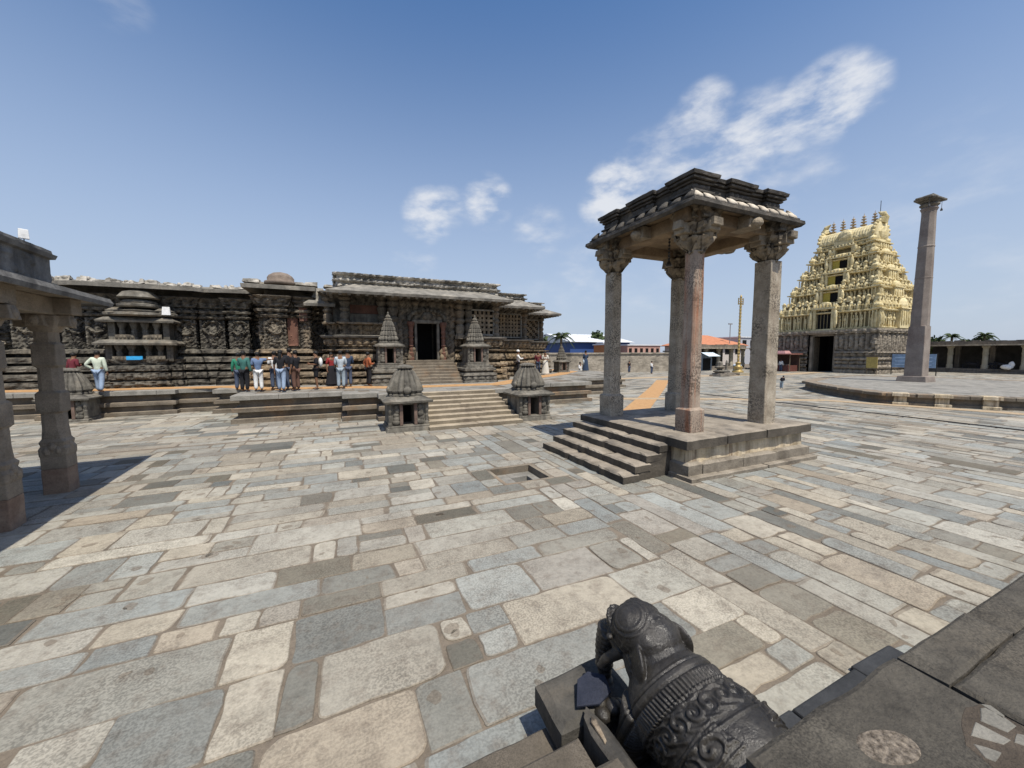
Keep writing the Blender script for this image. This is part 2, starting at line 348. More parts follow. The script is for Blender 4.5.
PAL = [((.43, .395, .335), 29), ((.49, .453, .385), 17), ((.385, .38, .345), 22), ((.315, .315, .29), 14), ((.165, .157, .132), 6), ((.41, .365, .305), 9), ((.24, .23, .20), 9)]
DIRT = (.2, .155, .11)
def tint(dark=0.0):
    t = rnd.uniform(0, sum(w for _, w in PAL))
    for c, w in PAL:
        t -= w
        if t <= 0: break
    k = rnd.uniform(.68, .95) * (1 - dark); h = rnd.uniform(-.015, .015)
    return (c[0] * k * 1.03 + h, c[1] * k * 1.03, c[2] * k * .99 - h)
pv = MB()
def in_rect(x, y, r, m_=0.0): return r[0] - m_ < x < r[1] + m_ and r[2] - m_ < y < r[3] + m_
def add_slab(q, near):
    """q: four corners ccw (world). rounds corners, wobbles the edges"""
    pts = [Vector(p) for p in q]; c = sum(pts, Vector((0, 0))) / 4
    gap = rnd.choice((.003, .005, .008, .014)) if near else rnd.uniform(.003, .014)
    ring = []; sd = rnd.uniform(0, 99); sub = 4 if near else 1
    k = 5 if near else 2
    for i in range(4):
        p, a, b = pts[i], pts[i - 1], pts[(i + 1) % 4]
        da, db = (a - p), (b - p); la, lb = da.length, db.length
        if la < .05 or lb < .05: return
        da /= la; db /= lb
        r = min(rnd.choice((.012, .018, .025, .035, .05, .08, .14)), la * .4, lb * .4)
        pin = p + (da + db) * gap
        for t in range(k):
            u = t / (k - 1); w0 = pin + da * r * (1 - u) ** 2 + db * r * u ** 2
            ring.append(w0)
        nb = (b - p) - db * 2 * r; nn = max(2, int(nb.length / .13)) if near else 2
        e0 = pin + db * r; e1 = b + (p - b).normalized() * r + (pts[(i + 2) % 4] - b).normalized() * gap
        for t in range(1, nn): ring.append(e0.lerp(e1, t / nn))
    amp = .046 if near else .02
    out = []
    for p in ring:
        d = (c - p); d.normalize()
        w_ = amp * (N3(p.x * 2.6, p.y * 2.6, sd) * .9 + .45 * N3(p.x * 9, p.y * 9, sd)); out.append(p + d * (max(-.008, w_) + .002))
    h = rnd.uniform(-.006, .006) ; tx, ty = rnd.uniform(-.006, .006), rnd.uniform(-.006, .006)
    tc_ = tint()
    n = len(out)
    zt = lambda p: h + tx * (p.x - c.x) + ty * (p.y - c.y)
    hw = min((pts[0] - pts[1]).length, (pts[1] - pts[2]).length) / 2
    kk = 1 - .008 / max(hw, .06)
    inn = [c + (p - c) * kk for p in out]
    b0 = len(pv.v)
    pv.v += [(p.x, p.y, -.05) for p in out] + [(p.x, p.y, zt(p) - .007) for p in out] + [(p.x, p.y, zt(p)) for p in inn]
    for lv in (0, 1):
        for i in range(n):
            j = (i + 1) % n; a = b0 + lv * n
            pv.col = tuple(u * .55 + v * .45 for u, v in zip(tc_, DIRT)); pv._f([a + i, a + j, a + n + j, a + n + i])
    pv.col = tc_; pv._f([b0 + 2 * n + i for i in range(n)])
    if near and rnd.random() < .28:                       # worn hollows filled with earth
        for _ in range(rnd.choice((1, 1, 2))):
            o = c + Vector((rnd.uniform(-.3, .3), rnd.uniform(-.3, .3))) * hw * 2; ra = rnd.uniform(.03, .09); rb = ra * rnd.uniform(.4, .9); an = rnd.uniform(0, 3.14); s2 = rnd.uniform(0, 50)
            if hw < .14: ra *= .6; rb *= .6
            pts_ = []
            for q_ in range(14):
                t_ = 2 * math.pi * q_ / 14; w2 = 1 + .45 * N3(math.cos(t_) * 1.5, math.sin(t_) * 1.5, s2)
                u_, v_ = ra * w2 * math.cos(t_), rb * w2 * math.sin(t_); p = o + Vector((u_ * math.cos(an) - v_ * math.sin(an), u_ * math.sin(an) + v_ * math.cos(an))); pts_.append((p.x, p.y, zt(p) + .0015))
            pv.col = tuple(.45 * u + .55 * v * .85 for u, v in zip(tc_, DIRT)); pv.poly3(pts_)
def zone(x): return x > 4.05
J = 1.12
JP = [(-26, 24.6), (-14, 24.6), (-14, 23.4), (-11.6, 23.4), (-11.6, 22.6), (-7.2, 22.6), (-7.2, 23.0), (-5.4, 23.0), (-5.4, 21.9), (-3.9, 21.9), (-3.9, 18.15), (.1, 18.15), (.1, 17.0), (1.45, 17.0), (1.45, 16.3),
      (7.9, 16.3), (7.9, 18.1), (13, 18.1), (13, 21), (17, 21), (17, 24.5), (21, 24.5), (21, 41.5), (-26, 41.5)]
nP = len(JP)
def inpoly(P_, x, y_):
    c = False
    for i in range(len(P_)):
        (xa, ya), (xb, yb) = P_[i], P_[(i + 1) % len(P_)]
        if (ya > y_) != (yb > y_) and x < (xb - xa) * (y_ - ya) / (yb - ya) + xa: c = not c
    return c
def jag_in(x, y): return inpoly(JP, x, y)
SEAM = 3.85
def cut_cell(p0, p1, q0, q1, along_u):
    # clip a slab at the seam between the two laying directions and round the pit frame
    if along_u and p0 < SEAM < p1 and q0 < 14.3: p1 = SEAM
    fr = .4; X0, X1, Y0, Y1 = PIT[0] - fr, PIT[1] + fr, PIT[2] - fr, PIT[3] + fr
    P0, P1, Q0, Q1 = (X0, X1, Y0, Y1) if along_u else (Y0, Y1, X0, X1)
    if p1 <= P0 or p0 >= P1 or q1 <= Q0 or q0 >= Q1: return [(p0, p1, q0, q1)] if p1 - p0 > .12 else []
    o = []
    if P0 - p0 > .12: o.append((p0, P0, q0, q1))
    if p1 - P1 > .12: o.append((P1, p1, q0, q1))
    a, b = max(p0, P0), min(p1, P1)
    if b - a > .12 and Q0 - q0 > .1: o.append((a, b, q0, Q0))
    if b - a > .12 and q1 - Q1 > .1: o.append((a, b, Q1, q1))
    return o
HIDE = [(6.9, 10.9, 6, 9.4), (2, 30, -8, -.2), (30.5, 46, 6.5, 16.5)]
def rows(along_u, a0, a1, b0, b1, cond, near_f):
    """rows of slabs; along = direction of rows; a: across range, b: along range"""
    a = a0; k = 0
    while a < a1:
        wd = rnd.choice((.27, .33, .38, .43, .5, .57, .66)) * (1.0 if a < 18 else 1.35); b = b0 + rnd.uniform(-1, 0); ph = rnd.uniform(0, 50)
        sk = .045
        while b < b1:
            ln = rnd.choice((.34, .48, .62, .8, 1.0, 1.25, 1.7)) * (1.05 if wd < .45 else .85) * (1.0 if a < 18 else 1.3)
            sl = rnd.uniform(-.06, .06)
            def P(al, ac):
                wob = .07 * N3(al * .3, ac * .5, 3.3) + .02 * N3(al * .9, ac * 1.1, 8.1)
                return (al, ac + wob) if along_u else (ac + wob, al)
            cells = [(b, b + ln, a, a + wd)]
            r = rnd.random()
            if wd > .55 and r < .3:
                f = rnd.uniform(.35, .65) * wd; cells = [(b, b + ln, a, a + f), (b, b + ln, a + f, a + wd)]
            elif r > .86 and ln > .9 and wd > .44:
                f = rnd.uniform(.3, .6) * wd; t_ = rnd.uniform(.4, .6) * ln; cells = [(b, b + ln, a, a + f), (b, b + t_, a + f, a + wd), (b + t_, b + ln, a + f, a + wd)]
            for (p0, p1, q0, q1) in cells:
                c = (p0 + .15 if along_u else (p0 + p1) / 2, (q0 + q1) / 2); x, y = c if along_u else (c[1], c[0])
                if not cond(x, y) or any(in_rect(x, y, h) for h in HIDE) or jag_in(x, y): continue
                for (p0, p1, q0, q1) in cut_cell(p0, p1, q0, q1, along_u):
                    j = lambda: rnd.uniform(-.015, .015)
                    q = [P(p0 + j(), q0), P(p1 + j(), q0), P(p1 + j(), q1), P(p0 + j(), q1)]
                    if not along_u: q = q[::-1]
                    add_slab(q, near_f(x, y))
            b += ln
        a += wd
near = lambda x, y: x * x + y * y < 150
rows(True, -3, 14.5, -17, 4.8, lambda x, y: x < SEAM and y < 14.3, near)
rows(False, SEAM, 32, -2, 14.6, lambda x, y: y < 14.3, near)
rows(True, 14.3, 43, -26, 76, lambda x, y: 14.3 <= y, lambda x, y: False)
rows(False, 32, 76, -14, 14.6, lambda x, y: y < 14.3, lambda x, y: False)
# frame of narrow slabs round the pit
fr = .4
x0, x1, y0, y1 = PIT
for (a, b, c, d) in ((x0 - fr, x1 + fr, y0 - fr, y0), (x0 - fr, x1 + fr, y1, y1 + fr)):
    t = a
    while t < b - .05:
        e = min(b, t + rnd.uniform(.5, .9)); add_slab([(t, c), (e, c), (e, d), (t, d)], True); t = e
for (a, b) in ((x0 - fr, x0), (x1, x1 + fr)):
    t = y0
    while t < y1 - .05:
        e = min(y1, t + rnd.uniform(.4, .7)); add_slab([(a, t), (b, t), (b, e), (a, e)], True); t = e
tag(pv.build('stone_paving', M_pave), kind='structure')

# sunken pit
t = thing('stone_pit', 'small square sunken pit in the paving, a smaller hole inside it', 'pit', ((x0 + x1) / 2, (y0 + y1) / 2, 0))
a = MB(); w = .09
a.box(x0, x1, y0, y0 + w, -.34, -.008, j=.005); a.box(x0, x1, y1 - w, y1, -.34, -.004, j=.005)
a.box(x0, x0 + w, y0 + w, y1 - w, -.34, -.006, j=.005); a.box(x1 - w, x1, y0 + w, y1 - w, -.34, -.006, j=.005)
a.build('rim', M_jag, t, .01)
a = MB(); i0, i1, k0, k1 = x0 + .5, x1 - .28, y0 + .42, y1 - .38
a.box(x0, i0, y0, y1, -.5, -.17); a.box(i1, x1, y0, y1, -.5, -.17); a.box(i0, i1, y0, k0, -.5, -.168); a.box(i0, i1, k1, y1, -.5, -.168)
a.build('ledge', M_jagtop, t, .01)
a = MB(); a.box(i0, i1, k0, k1, -.7, -.46); a.build('floor', M_blackp, t)

# coir mats, cable
def strip_mat(name, pts, w, z, label, mat=M_mat, th=.012):
    mb = MB(); n = len(pts); P = [Vector(p) for p in pts]
    ring = []
    for i in range(n):
        d = (P[min(i + 1, n - 1)] - P[max(i - 1, 0)]).normalized(); nn = Vector((-d.y, d.x)); ring.append((P[i] + nn * w / 2, P[i] - nn * w / 2))
    for i in range(n - 1):
        m_ = max(1, int((P[i + 1] - P[i]).length / .6))
        for q in range(m_):
            A = ring[i][0].lerp(ring[i + 1][0], q / m_); B = ring[i][0].lerp(ring[i + 1][0], (q + 1) / m_)
            C_ = ring[i][1].lerp(ring[i + 1][1], q / m_); D = ring[i][1].lerp(ring[i + 1][1], (q + 1) / m_)
            def wz(p): 
                e = .03 * N3(p.x * .8, p.y * .8, 4); return (p.x + e, p.y + e, z + th + .004 * N3(p.x * 2, p.y * 2, 0))
            mb.poly3([wz(C_), wz(D), wz(B), wz(A)])
            for (s_, e_) in ((C_, D), (B, A)):
                a1, a2 = wz(s_), wz(e_); mb.poly3([(a1[0], a1[1], z - .02), (a2[0], a2[1], z - .02), a2, a1])
    return tag(mb.build(name, mat), label, 'mat')
strip_mat('coir_mat', [(12.4, 13.7), (17.3, 17.9), (23, 22.8), (29.5, 28.6)], 1.15, .004, 'orange coir walking mat running away behind the stone pavilion', )
strip_mat('coir_mat', [(14.2, 18.6), (18.8, 16.4), (25.2, 12.4), (27.2, 6.6), (27.5, 2)], .8, .006, 'long faded coir mat curving along the pillar platform', stone('faded_coir', (.36, .26, .155), (.46, .36, .24), scale=5, bump=.4, bscale=60))
strip_mat('coir_mat', [(26, 32.5), (38, 32), (50, 29.5), (60, 30.5)], 1.6, .008, 'far sandy coir mat leading to the gateway', MATS['faded_coir'])
cb_ = MB(); cb_.tube([(21.9, 20, .012), (21.8, 12.8, .012), (21.75, 8, .014), (21.6, 4.6, .012), (21.7, -2, .012)], .03, 6)
tag(cb_.build('cable', M_cable), 'thin black cable lying straight across the paving', 'cable')

# ------------------------------------------------------------------ temple platform (jagati)
pl = thing('temple_platform', 'low stepped stone platform carrying the whole dark temple', 'platform', (2, 20, 0))
def stone_courses(s_, z, i, t, ln):
    k = int(s_ / .9 + 3.7 * math.floor(z / .3)); return .012 * math.sin(k * 12.9) + .012 * T3(s_ * 2, z * 3, i, 2)
wl = MB(); wl.sweep(JP, [(-.03, .14), (.17, .14), (.19, -.07), (.42, -.07), (.44, .1), (.6, .1), (.63, -.14), (.93, -.14)], .15, .1, stone_courses, True)
wl.build('base_wall', M_jag, pl)
cp = MB()
for i in range(nP - 1):
    A, B = Vector(JP[i]), Vector(JP[i + 1]); d = (B - A); ln = d.length; d /= ln; nn = Vector((d.y, -d.x))
    pa = Vector(JP[i]) - Vector(JP[i - 1]); nb_ = Vector(JP[(i + 2) % nP]) - B
    ea = .11 if pa.x * d.y - pa.y * d.x > 0 else 0; eb = .11 if d.x * nb_.y - d.y * nb_.x > 0 else 0
    t0 = 0.0
    while t0 < ln - .02:
        t1 = min(ln, t0 + rnd.uniform(.9, 1.9))
        if ln - t1 < .5: t1 = ln
        a = A + d * (t0 + .006 if t0 > 0 else -ea); b = A + d * (t1 - .006 if t1 < ln else t1 + eb)
        ov = .1 + rnd.uniform(-.025, .02)
        cp_poly = [a + nn * ov, b + nn * ov, b - nn * .55, a - nn * .55]
        slab(cp, [(p.x, p.y) for p in cp_poly][::1], .93, J + .004 + rnd.uniform(-.008, .008) + .0015 * (i % 2), .014, .02, .25)
        t0 = t1
cp.build('coping', M_jagtop, pl)
dk = MB()
dkp = [(x, y) for x, y in JP]
dk.prism(dkp, .9, J - .022); dk.build('deck_bed', M_dirt, pl)
pv = MB()
y = 16.7
while y < 34:
    wd = rnd.uniform(.6, 1.0); x = -25.5
    while x < 20.5:
        ln = rnd.uniform(.9, 2.2)
        ok = all(jag_in(px, py) for px, py in ((x - .3, y - .3), (x + ln + .3, y - .3), (x - .3, y + wd + .2), (x + ln + .3, y + wd + .2)))
        if ok: slab(pv, [(x + .01, y + .01), (x + ln - .01, y + .01), (x + ln - .01, y + wd - .01), (x + .01, y + wd - .01)], 1.08, J + rnd.uniform(-.006, .003), .012, .01, .4)
        x += ln
    y += wd
pv.build('deck_paving', M_jagtop, pl)
strip_mat('coir_mat', [(-26, 24.0 + 1.6), (-14.5, 25.1), (-11.5, 24.15), (-5.2, 23.3), (-3.2, 20.95), (.6, 20.1), (2.2, 19.1), (7.6, 18.75), (11.4, 22.4), (15.2, 25.2), (18.8, 28.8), (19.2, 40)], 1.15, J + .006, 'orange coir mat laid along the temple platform below the walls')

def staircase(name, label, x0, x1, ys, ye, z0, z1, n, mat, lean=.0):
    t = thing(name, label, 'staircase', ((x0 + x1) / 2, ys, z0))
    rise = (z1 - z0) / n; tr = (ye - ys) / n
    for i in range(n):
        mb = MB(); w0 = x0 + rnd.uniform(-.02, .02) - .03 * (n - i) * lean; w1 = x1 + rnd.uniform(-.02, .02) + .03 * (n - i) * lean
        cut = rnd.uniform(.35, .65)
        xm = w0 + (w1 - w0) * cut
        yb = ye if i == n - 1 else ys + tr * (i + 1) + .06
        for (a, b) in ((w0, xm - .004), (xm + .004, w1)):
            slab(mb, [(a, ys + tr * i), (b, ys + tr * i), (b, yb), (a, yb)], z0, z0 + rise * (i + 1) + rnd.uniform(-.006, .006), .012, .018, .3)
        mb.build('step', mat, t)
    return t
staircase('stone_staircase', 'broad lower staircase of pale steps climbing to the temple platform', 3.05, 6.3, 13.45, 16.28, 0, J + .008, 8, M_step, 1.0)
staircase('stone_staircase', 'narrower upper staircase leading to the dark temple doorway', 3.35, 6.15, 20.45, 22.4, J, 2.38, 8, M_jag, .4)
# ------------------------------------------------------------------ the temple
def carve(s_, z, amp=.05, sc=9.0, sd=0.0):
    return amp * (T3(s_ * sc, z * sc, sd, 2) - .35)
def lattice(s_, z, w, h):      # repeating little arches / animals
    a = (s_ / w) % 1.0 - .5; b = (z / h) % 1.0 - .5
    return max(0.0, 1 - 4.2 * (a * a + b * b))
TB = thing('stone_temple', 'long dark carved stone temple with heavy eaves and a black doorway', 'temple', (4.7, 24, J))

# plan of the front walls, left to right
VIM = [(-26, 27.6), (-15.4, 27.6), (-15.4, 26.9), (-14.2, 26.9), (-14.2, 26.3), (-12.9, 26.3), (-12.9, 26.9), (-12.3, 26.9), (-12.3, 26.0), (-11.3, 26.0), (-11.3, 25.6), (-7.0, 25.6), (-7.0, 26.2), (-6.85, 26.2), (-6.85, 25.7),
       (-5.75, 25.7), (-5.75, 26.3), (-5.45, 26.3), (-5.45, 25.3), (-4.55, 25.3), (-4.55, 25.9), (-3.75, 25.9)]
TOW = [(-3.75, 25.9), (-3.75, 23.5), (-3.55, 23.5), (-3.55, 23.2), (-2.55, 23.2), (-2.55, 23.45), (-1.95, 23.45), (-1.95, 23.3), (-1.5, 23.3), (-1.5, 24.2), (-.35, 24.2)]
def base_relief(s_, z, i, t, ln):
    zz = z - J
    r = .02 * (T3(s_ * 4, z * 5, 1.0, 2) - .4)
    r += .03 * math.sin(s_ * 9.0 + 6 * math.floor(zz / .3)) * (1 if (math.floor(zz / .15) % 2) else 0)
    if .04 < zz < .3: r += .1 * lattice(s_, zz - .03, .34, .28) - .03
    elif .42 < zz < .72: r += .09 * lattice(s_, zz - .4, .3, .32) - .03
    elif .86 < zz < 1.08: r += .06 * lattice(s_, zz - .85, .22, .24) - .02
    elif 1.25 < zz < 1.5: r += .04 * lattice(s_, zz, .3, .26)
    return r + carve(s_, z, .04, 7, 2.0)
def wall_relief(s_, z, i, t, ln):
    zc = (z - 4.6) / .24
    if z > 4.6: return carve(s_, z, .07, 9, 5.0) + (.05 * math.sin(s_ * 16) if int(zc) % 2 else 0)
    return wall_relief0(s_, z, i, t, ln)
def wall_relief0(s_, z, i, t, ln):
    """upright figures under scroll canopies on each pier"""
    r = carve(s_, z, .08, 9, 5.0)
    zz = z - 3.05
    if ln > .7 and 0 < zz < 1.6:
        n = max(1, round(ln / .95)); u = (t * n) % 1.0 - .5
        e = (u / .2) ** 2 + ((zz - .62) / .62) ** 2
        if e < 1: r += .16 * math.sqrt(1 - e) + .05 * (T3(s_ * 14, z * 12, 3, 2) - .4)
        can = ((u) / .42) ** 2 + ((zz - 1.15) / .42) ** 2
        if .5 < can < 1.05: r += .10 + .05 * math.sin(30 * math.atan2(zz - 1.15, u))
        if abs(u) > .42: r += .06
    return r
PB = [(J, .62), (J + .32, .62), (J + .33, .36), (J + .41, .36), (J + .42, .58), (J + .7, .54), (J + .72, .26), (J + .82, .26), (J + .84, .52), (J + 1.1, .46), (J + 1.12, .16), (J + 1.22, .16),
      (J + 1.24, .42), (J + 1.5, .34), (J + 1.53, .04), (J + 1.66, .04), (J + 1.7, .28), (J + 1.86, .24), (J + 1.92, .03)]
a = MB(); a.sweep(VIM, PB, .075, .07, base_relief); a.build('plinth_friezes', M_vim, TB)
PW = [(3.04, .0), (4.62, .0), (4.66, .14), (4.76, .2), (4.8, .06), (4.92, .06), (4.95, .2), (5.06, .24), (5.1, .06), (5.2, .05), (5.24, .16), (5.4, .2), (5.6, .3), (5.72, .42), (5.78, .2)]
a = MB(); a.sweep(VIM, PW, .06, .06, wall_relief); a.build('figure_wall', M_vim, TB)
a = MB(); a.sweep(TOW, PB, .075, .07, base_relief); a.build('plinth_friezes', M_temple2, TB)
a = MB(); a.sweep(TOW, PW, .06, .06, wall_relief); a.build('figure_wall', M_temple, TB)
# red stained panels on the bay beside the star wall
a = MB()
for (x0, x1, z0, z1) in ((-2.5, -2.02, 3.2, 4.7), (-1.92, -1.55, 4.5, 5.2)):
    y_ = 23.40 if x0 < -2 else 23.22
    nx = 10; nz = 24
    for i in range(nx):
        for k in range(nz):
            def q(ii, kk):
                X = x0 + (x1 - x0) * ii / nx; Z = z0 + (z1 - z0) * kk / nz
                return (X, y_ - .02 - max(0, carve(X, Z, .12, 10, 7)) - (.05 if ii in (0, nx) or kk in (0, nz) else 0), Z)
            a.poly3([q(i, k), q(i + 1, k), q(i + 1, k + 1), q(i, k + 1)])
a.build('red_panel', M_red, TB)

# eaves (heavy sloping slabs) along each front
def eave(poly, zl, ov, rise, mat, name='eave', th=.16, wav=.03, back=.9):
    def wob(s_, z, i, t, ln): return wav * N3(s_ * 1.3, 0, z * .2) + .015 * N3(s_ * 7, z * 6, 1)
    e = MB(); e.sweep(poly, [(zl + .12, ov - 1.1), (zl - .0, ov - .12), (zl - .03, ov), (zl + th, ov + .02), (zl + th + .02, ov - .06), (zl + rise * .55, ov - .55), (zl + rise, ov - 1.1), (zl + rise + .01, ov - 1.1 - back)], .3, .0, wob)
    return e.build(name, mat, TB)
EV = [(-26, 26.3), (-15.6, 26.3), (-15.4, 25.9), (-12.2, 25.5), (-11.2, 25.0), (-6.9, 25.0), (-6.5, 25.4), (-5.4, 25.1), (-4.5, 25.0), (-4.2, 25.6), (-3.9, 25.6)]
eave(EV, 6.02, .35, .42, M_eave)
eave([(-4.1, 26), (-4.1, 23.0), (-1.35, 23.0), (-1.35, 24.4), (-.2, 24.4)], 6.08, .25, .34, M_eave)
# rough parapet stones on top of the star wall
a = MB(); s_ = 0
for i in range(len(EV) - 1):
    A, B = Vector(EV[i]), Vector(EV[i + 1]); d = B - A; ln = d.length; d /= ln; nn = Vector((d.y, -d.x)); t = 0
    while t < ln:
        w = rnd.uniform(.12, .55); h = rnd.choice((.0, .02, .05, .08, .13)); c = A + d * (t + w / 2) - nn * (.42 + rnd.uniform(-.16, .35))
        a.cbox(c.x, c.y, 6.28, w / 2, .25, h + .1, (.05, .07), .05)
        if rnd.random() < .5: a.ell((c.x, c.y - .1, 6.36 + h * .6), (w * .4, .16, .1), 7, 5, nz=.4)
        t += w * rnd.uniform(.7, 1.1)
for k in range(26):
    x = rnd.uniform(-4.2, -.2); a.cbox(x, 23.4 + rnd.uniform(0, .6), 6.4, rnd.uniform(.12, .35), .2, rnd.uniform(.08, .24), .03, .03)
a.build('parapet', M_crest, TB, .015)
a = MB(); a.lathe(-2.75, 23.75, [(.75, 6.4), (.75, 6.55), (.62, 6.6), (.62, 6.74), (.54, 6.88), (.36, 7.0), (.12, 7.06), (.02, 7.07)], 24, noisy=.04)
a.build('dome', stone('dome_brick', (.16, .125, .1), (.25, .2, .16), scale=4, bump=.8, bscale=18), TB, smooth=True)
# roof mass behind the fronts
a = MB(); a.prism([(-26, 27.4), (-12, 26.6), (-4, 26.4), (-3.6, 24.3), (-.2, 24.5), (-.2, 23), (9.2, 23), (9.2, 25), (12.7, 25), (12.7, 28.2), (15.6, 28.2), (15.6, 40), (-26, 40)], 5.9, 6.3); a.build('roof', M_eave, TB)
a = MB(); a.prism([(-26, 27.9), (-12.5, 27.2), (-4.6, 26.6), (-.5, 25), (2.0, 24.4), (9.0, 24.4), (9.0, 25.6), (12.4, 25.6), (12.4, 28.6), (15.4, 28.6), (15.4, 39.8), (-26, 39.8)], J, 5.9); a.build('core_wall', M_vim, TB)

# ---- porch: bench walls with friezes, pillars, red backs, screens
PP = [(J, .5), (J + .3, .5), (J + .32, .16), (J + .43, .16), (J + .45, .44), (J + .68, .42), (J + .7, .1), (J + .83, .1), (J + .85, .4), (J + 1.08, .38), (J + 1.1, .06), (J + 1.26, .06), (J + 1.28, .36), (J + 1.62, .3),
      (J + 1.64, .02), (J + 1.76, .02), (J + 1.78, .36), (J + 1.86, .4), (J + 1.89, .06), (J + 2.03, .06), (J + 2.05, .18), (J + 2.45, .24), (J + 2.5, .1)]
def porch_relief(s_, z, i, t, ln):
    zz = z - J; r = .02 * (T3(s_ * 4, z * 5, 1.0, 2) - .4) + carve(s_, z, .045, 8, 2.0)
    if .03 < zz < .3: r += .11 * lattice(s_, zz - .03, .3, .28) - .03
    elif .45 < zz < .7: r += .07 * lattice(s_, zz - .44, .28, .26) - .02
    elif .88 < zz < 1.08: r += .08 * lattice(s_, zz - .86, .2, .22)
    elif 1.28 < zz < 1.62: r += .08 * lattice(s_, zz - 1.27, .3, .36) - .02
    elif 2.05 < zz < 2.45: r += .1 * lattice(s_, zz - 2.04, .34, .42) - .03
    return r
def bench(poly, top=3.62):
    a = MB(); a.sweep(poly, PP, .07, .06, porch_relief); a.build('plinth_friezes', M_temple2, TB)
    b = MB(); b.sweep(poly, [(top - .02, .1), (top, .34), (top + .1, .4), (top + .14, .1)], .4, 0, lambda s_, z, i, t, ln: .03 * N3(s_ * 3, z, 2)); b.build('ledge', M_eave, TB)
bench([(-.55, 24.2), (-.55, 22.6), (.05, 22.6), (.05, 22.1), (2.05, 22.1), (2.05, 22.7), (3.0, 22.7)])
bench([(6.3, 22.7), (7.1, 22.7), (7.1, 22.1), (9.05, 22.1), (9.05, 24.9), (12.4, 24.9), (12.4, 28.0), (15.5, 28.0), (15.5, 34)])
# raise of slanting seat-back above ledge on the left part
a = MB()
def seat_relief(s_, z, i, t, ln): return carve(s_, z, .06, 8, 4) + .06 * lattice(s_, z, .32, .4)
a.sweep([(-.5, 24), (-.5, 22.6), (.1, 22.6), (.1, 22.12), (2.0, 22.12), (2.0, 22.7), (2.6, 22.7)], [(3.76, .0), (4.3, .1), (4.34, .32), (4.42, .34), (4.46, -.1)], .07, .07, seat_relief)
a.build('seat_back', M_temple2, TB)
a = MB(); a.box(-.3, 2.3, 23.1, 23.2, 3.6, 6.2); a.build('recess_wall', M_vim, TB)
a = MB()
a.box(.55, 2.1, 22.98, 23.09, 5.0, 5.75, j=.01); a.box(-.38, .2, 23.6, 23.66, 4.9, 5.6, j=.01); a.build('red_panel', M_red, TB)
a = MB(); a.box(.55, 2.1, 22.96, 23.09, 4.46, 4.98, j=.01); a.build('grey_panel', M_shr, TB)
def pillar(cx, cy, z0, z1, r=.26, mat=M_temple):
    h = z1 - z0; k = lambda f: z0 + h * f
    a = MB(); a.lathe(cx, cy, [(r * 1.25, z0), (r * 1.25, k(.08)), (r * .9, k(.12)), (r * 1.05, k(.2)), (r * 1.1, k(.3)), (r * .7, k(.36)), (r * 1.12, k(.42)), (r * 1.12, k(.46)), (r * .75, k(.5)), (r, k(.58)), (r * 1.2, k(.66)), (r * .8, k(.7)), (r * 1.35, k(.76)), (r * 1.35, k(.8)), (r * 1.0, k(.84)), (r * 1.7, k(.94)), (r * 1.7, z1)], 20, rib=.03, nr=16)
    return a.build('pillar', mat, TB)
for (x, y_, z0) in ((.3, 22.5, 4.4), (2.2, 22.6, 3.7), (-.55, 23.0, 4.3)): pillar(x, y_, z0, 6.1, .22)
# wall with the doorway
a = MB(); n = .06
DX0, DX1, DZ0, DZ1 = 4.08, 5.24, 2.38, 4.5
def door_relief(s_, z, i, t, ln):
    r = carve(s_, z, .06, 7, 11)
    if z > 4.7: r += .1 * lattice(s_, z, .5, .45)
    elif z > 2.6: r += .09 * lattice(s_, z, .42, .6) - .03
    return r
a.sweep([(2.3, 22.75), (3.0, 22.75), (3.0, 22.5), (DX0 - .32, 22.5)], [(J, 0), (6.15, 0)], .08, .08, door_relief)
a.sweep([(DX1 + .32, 22.5), (6.4, 22.5), (6.4, 22.75), (7.3, 22.75)], [(J, 0), (6.15, 0)], .08, .08, door_relief)
a.sweep([(DX0 - .33, 22.5), (DX1 + .33, 22.5)], [(DZ1 + .22, 0), (6.15, 0)], .08, .08, door_relief)
a.build('door_wall', M_temple, TB)
a = MB(); a.box(DX0 - .34, DX1 + .34, 22.5, 23.0, J, DZ0 - .004); a.build('door_sill', M_jag, TB)
fr_ = MB(); fr_.box(DX0 - .14, DX0, 22.42, 22.7, DZ0, DZ1); fr_.box(DX1, DX1 + .14, 22.42, 22.7, DZ0, DZ1); fr_.box(DX0 - .3, DX1 + .3, 22.38, 22.7, DZ1 + .004, DZ1 + .2, j=.008)
dr = fr_.build('door_frame', M_shr, TB, .02)
for x in (DX0 - .36, DX1 + .36):
    a = MB(); a.lathe(x, 22.38, [(.16, J + 1.2), (.16, 2.5), (.13, 2.56), (.15, 2.7), (.16, 2.8), (.11, 2.86), (.13, 3.0), (.11, 3.15), (.16, 3.2), (.11, 3.3), (.13, 3.5), (.1, 3.62), (.16, 3.7), (.11, 3.8), (.15, 4.0), (.12, 4.1), (.15, 4.3), (.21, 4.42), (.21, 4.58)], 12)
    a.build('door_pilaster', M_red, TB, smooth=False)
for x in (DX0 - .34, DX1 + .34):                    # guardian reliefs by the sill
    a = MB(); a.ell((x, 22.36, 2.72), (.24, .1, .36), 12, 8, nz=.5); a.ell((x + .1, 22.34, 3.0), (.12, .09, .16), 10, 6, nz=.4); a.ell((x - .08, 22.33, 2.55), (.16, .1, .2), 10, 6, nz=.4); a.build('guardian_relief', M_temple2, TB, smooth=True)
a = MB()
for k in range(15):                                  # carved arch over the lintel
    t_ = math.pi * k / 14; a.ell((4.68 - 1.05 * math.cos(t_), 22.42, 4.72 + .55 * math.sin(t_)), (.13, .13, .13), 8, 6, nz=.3)
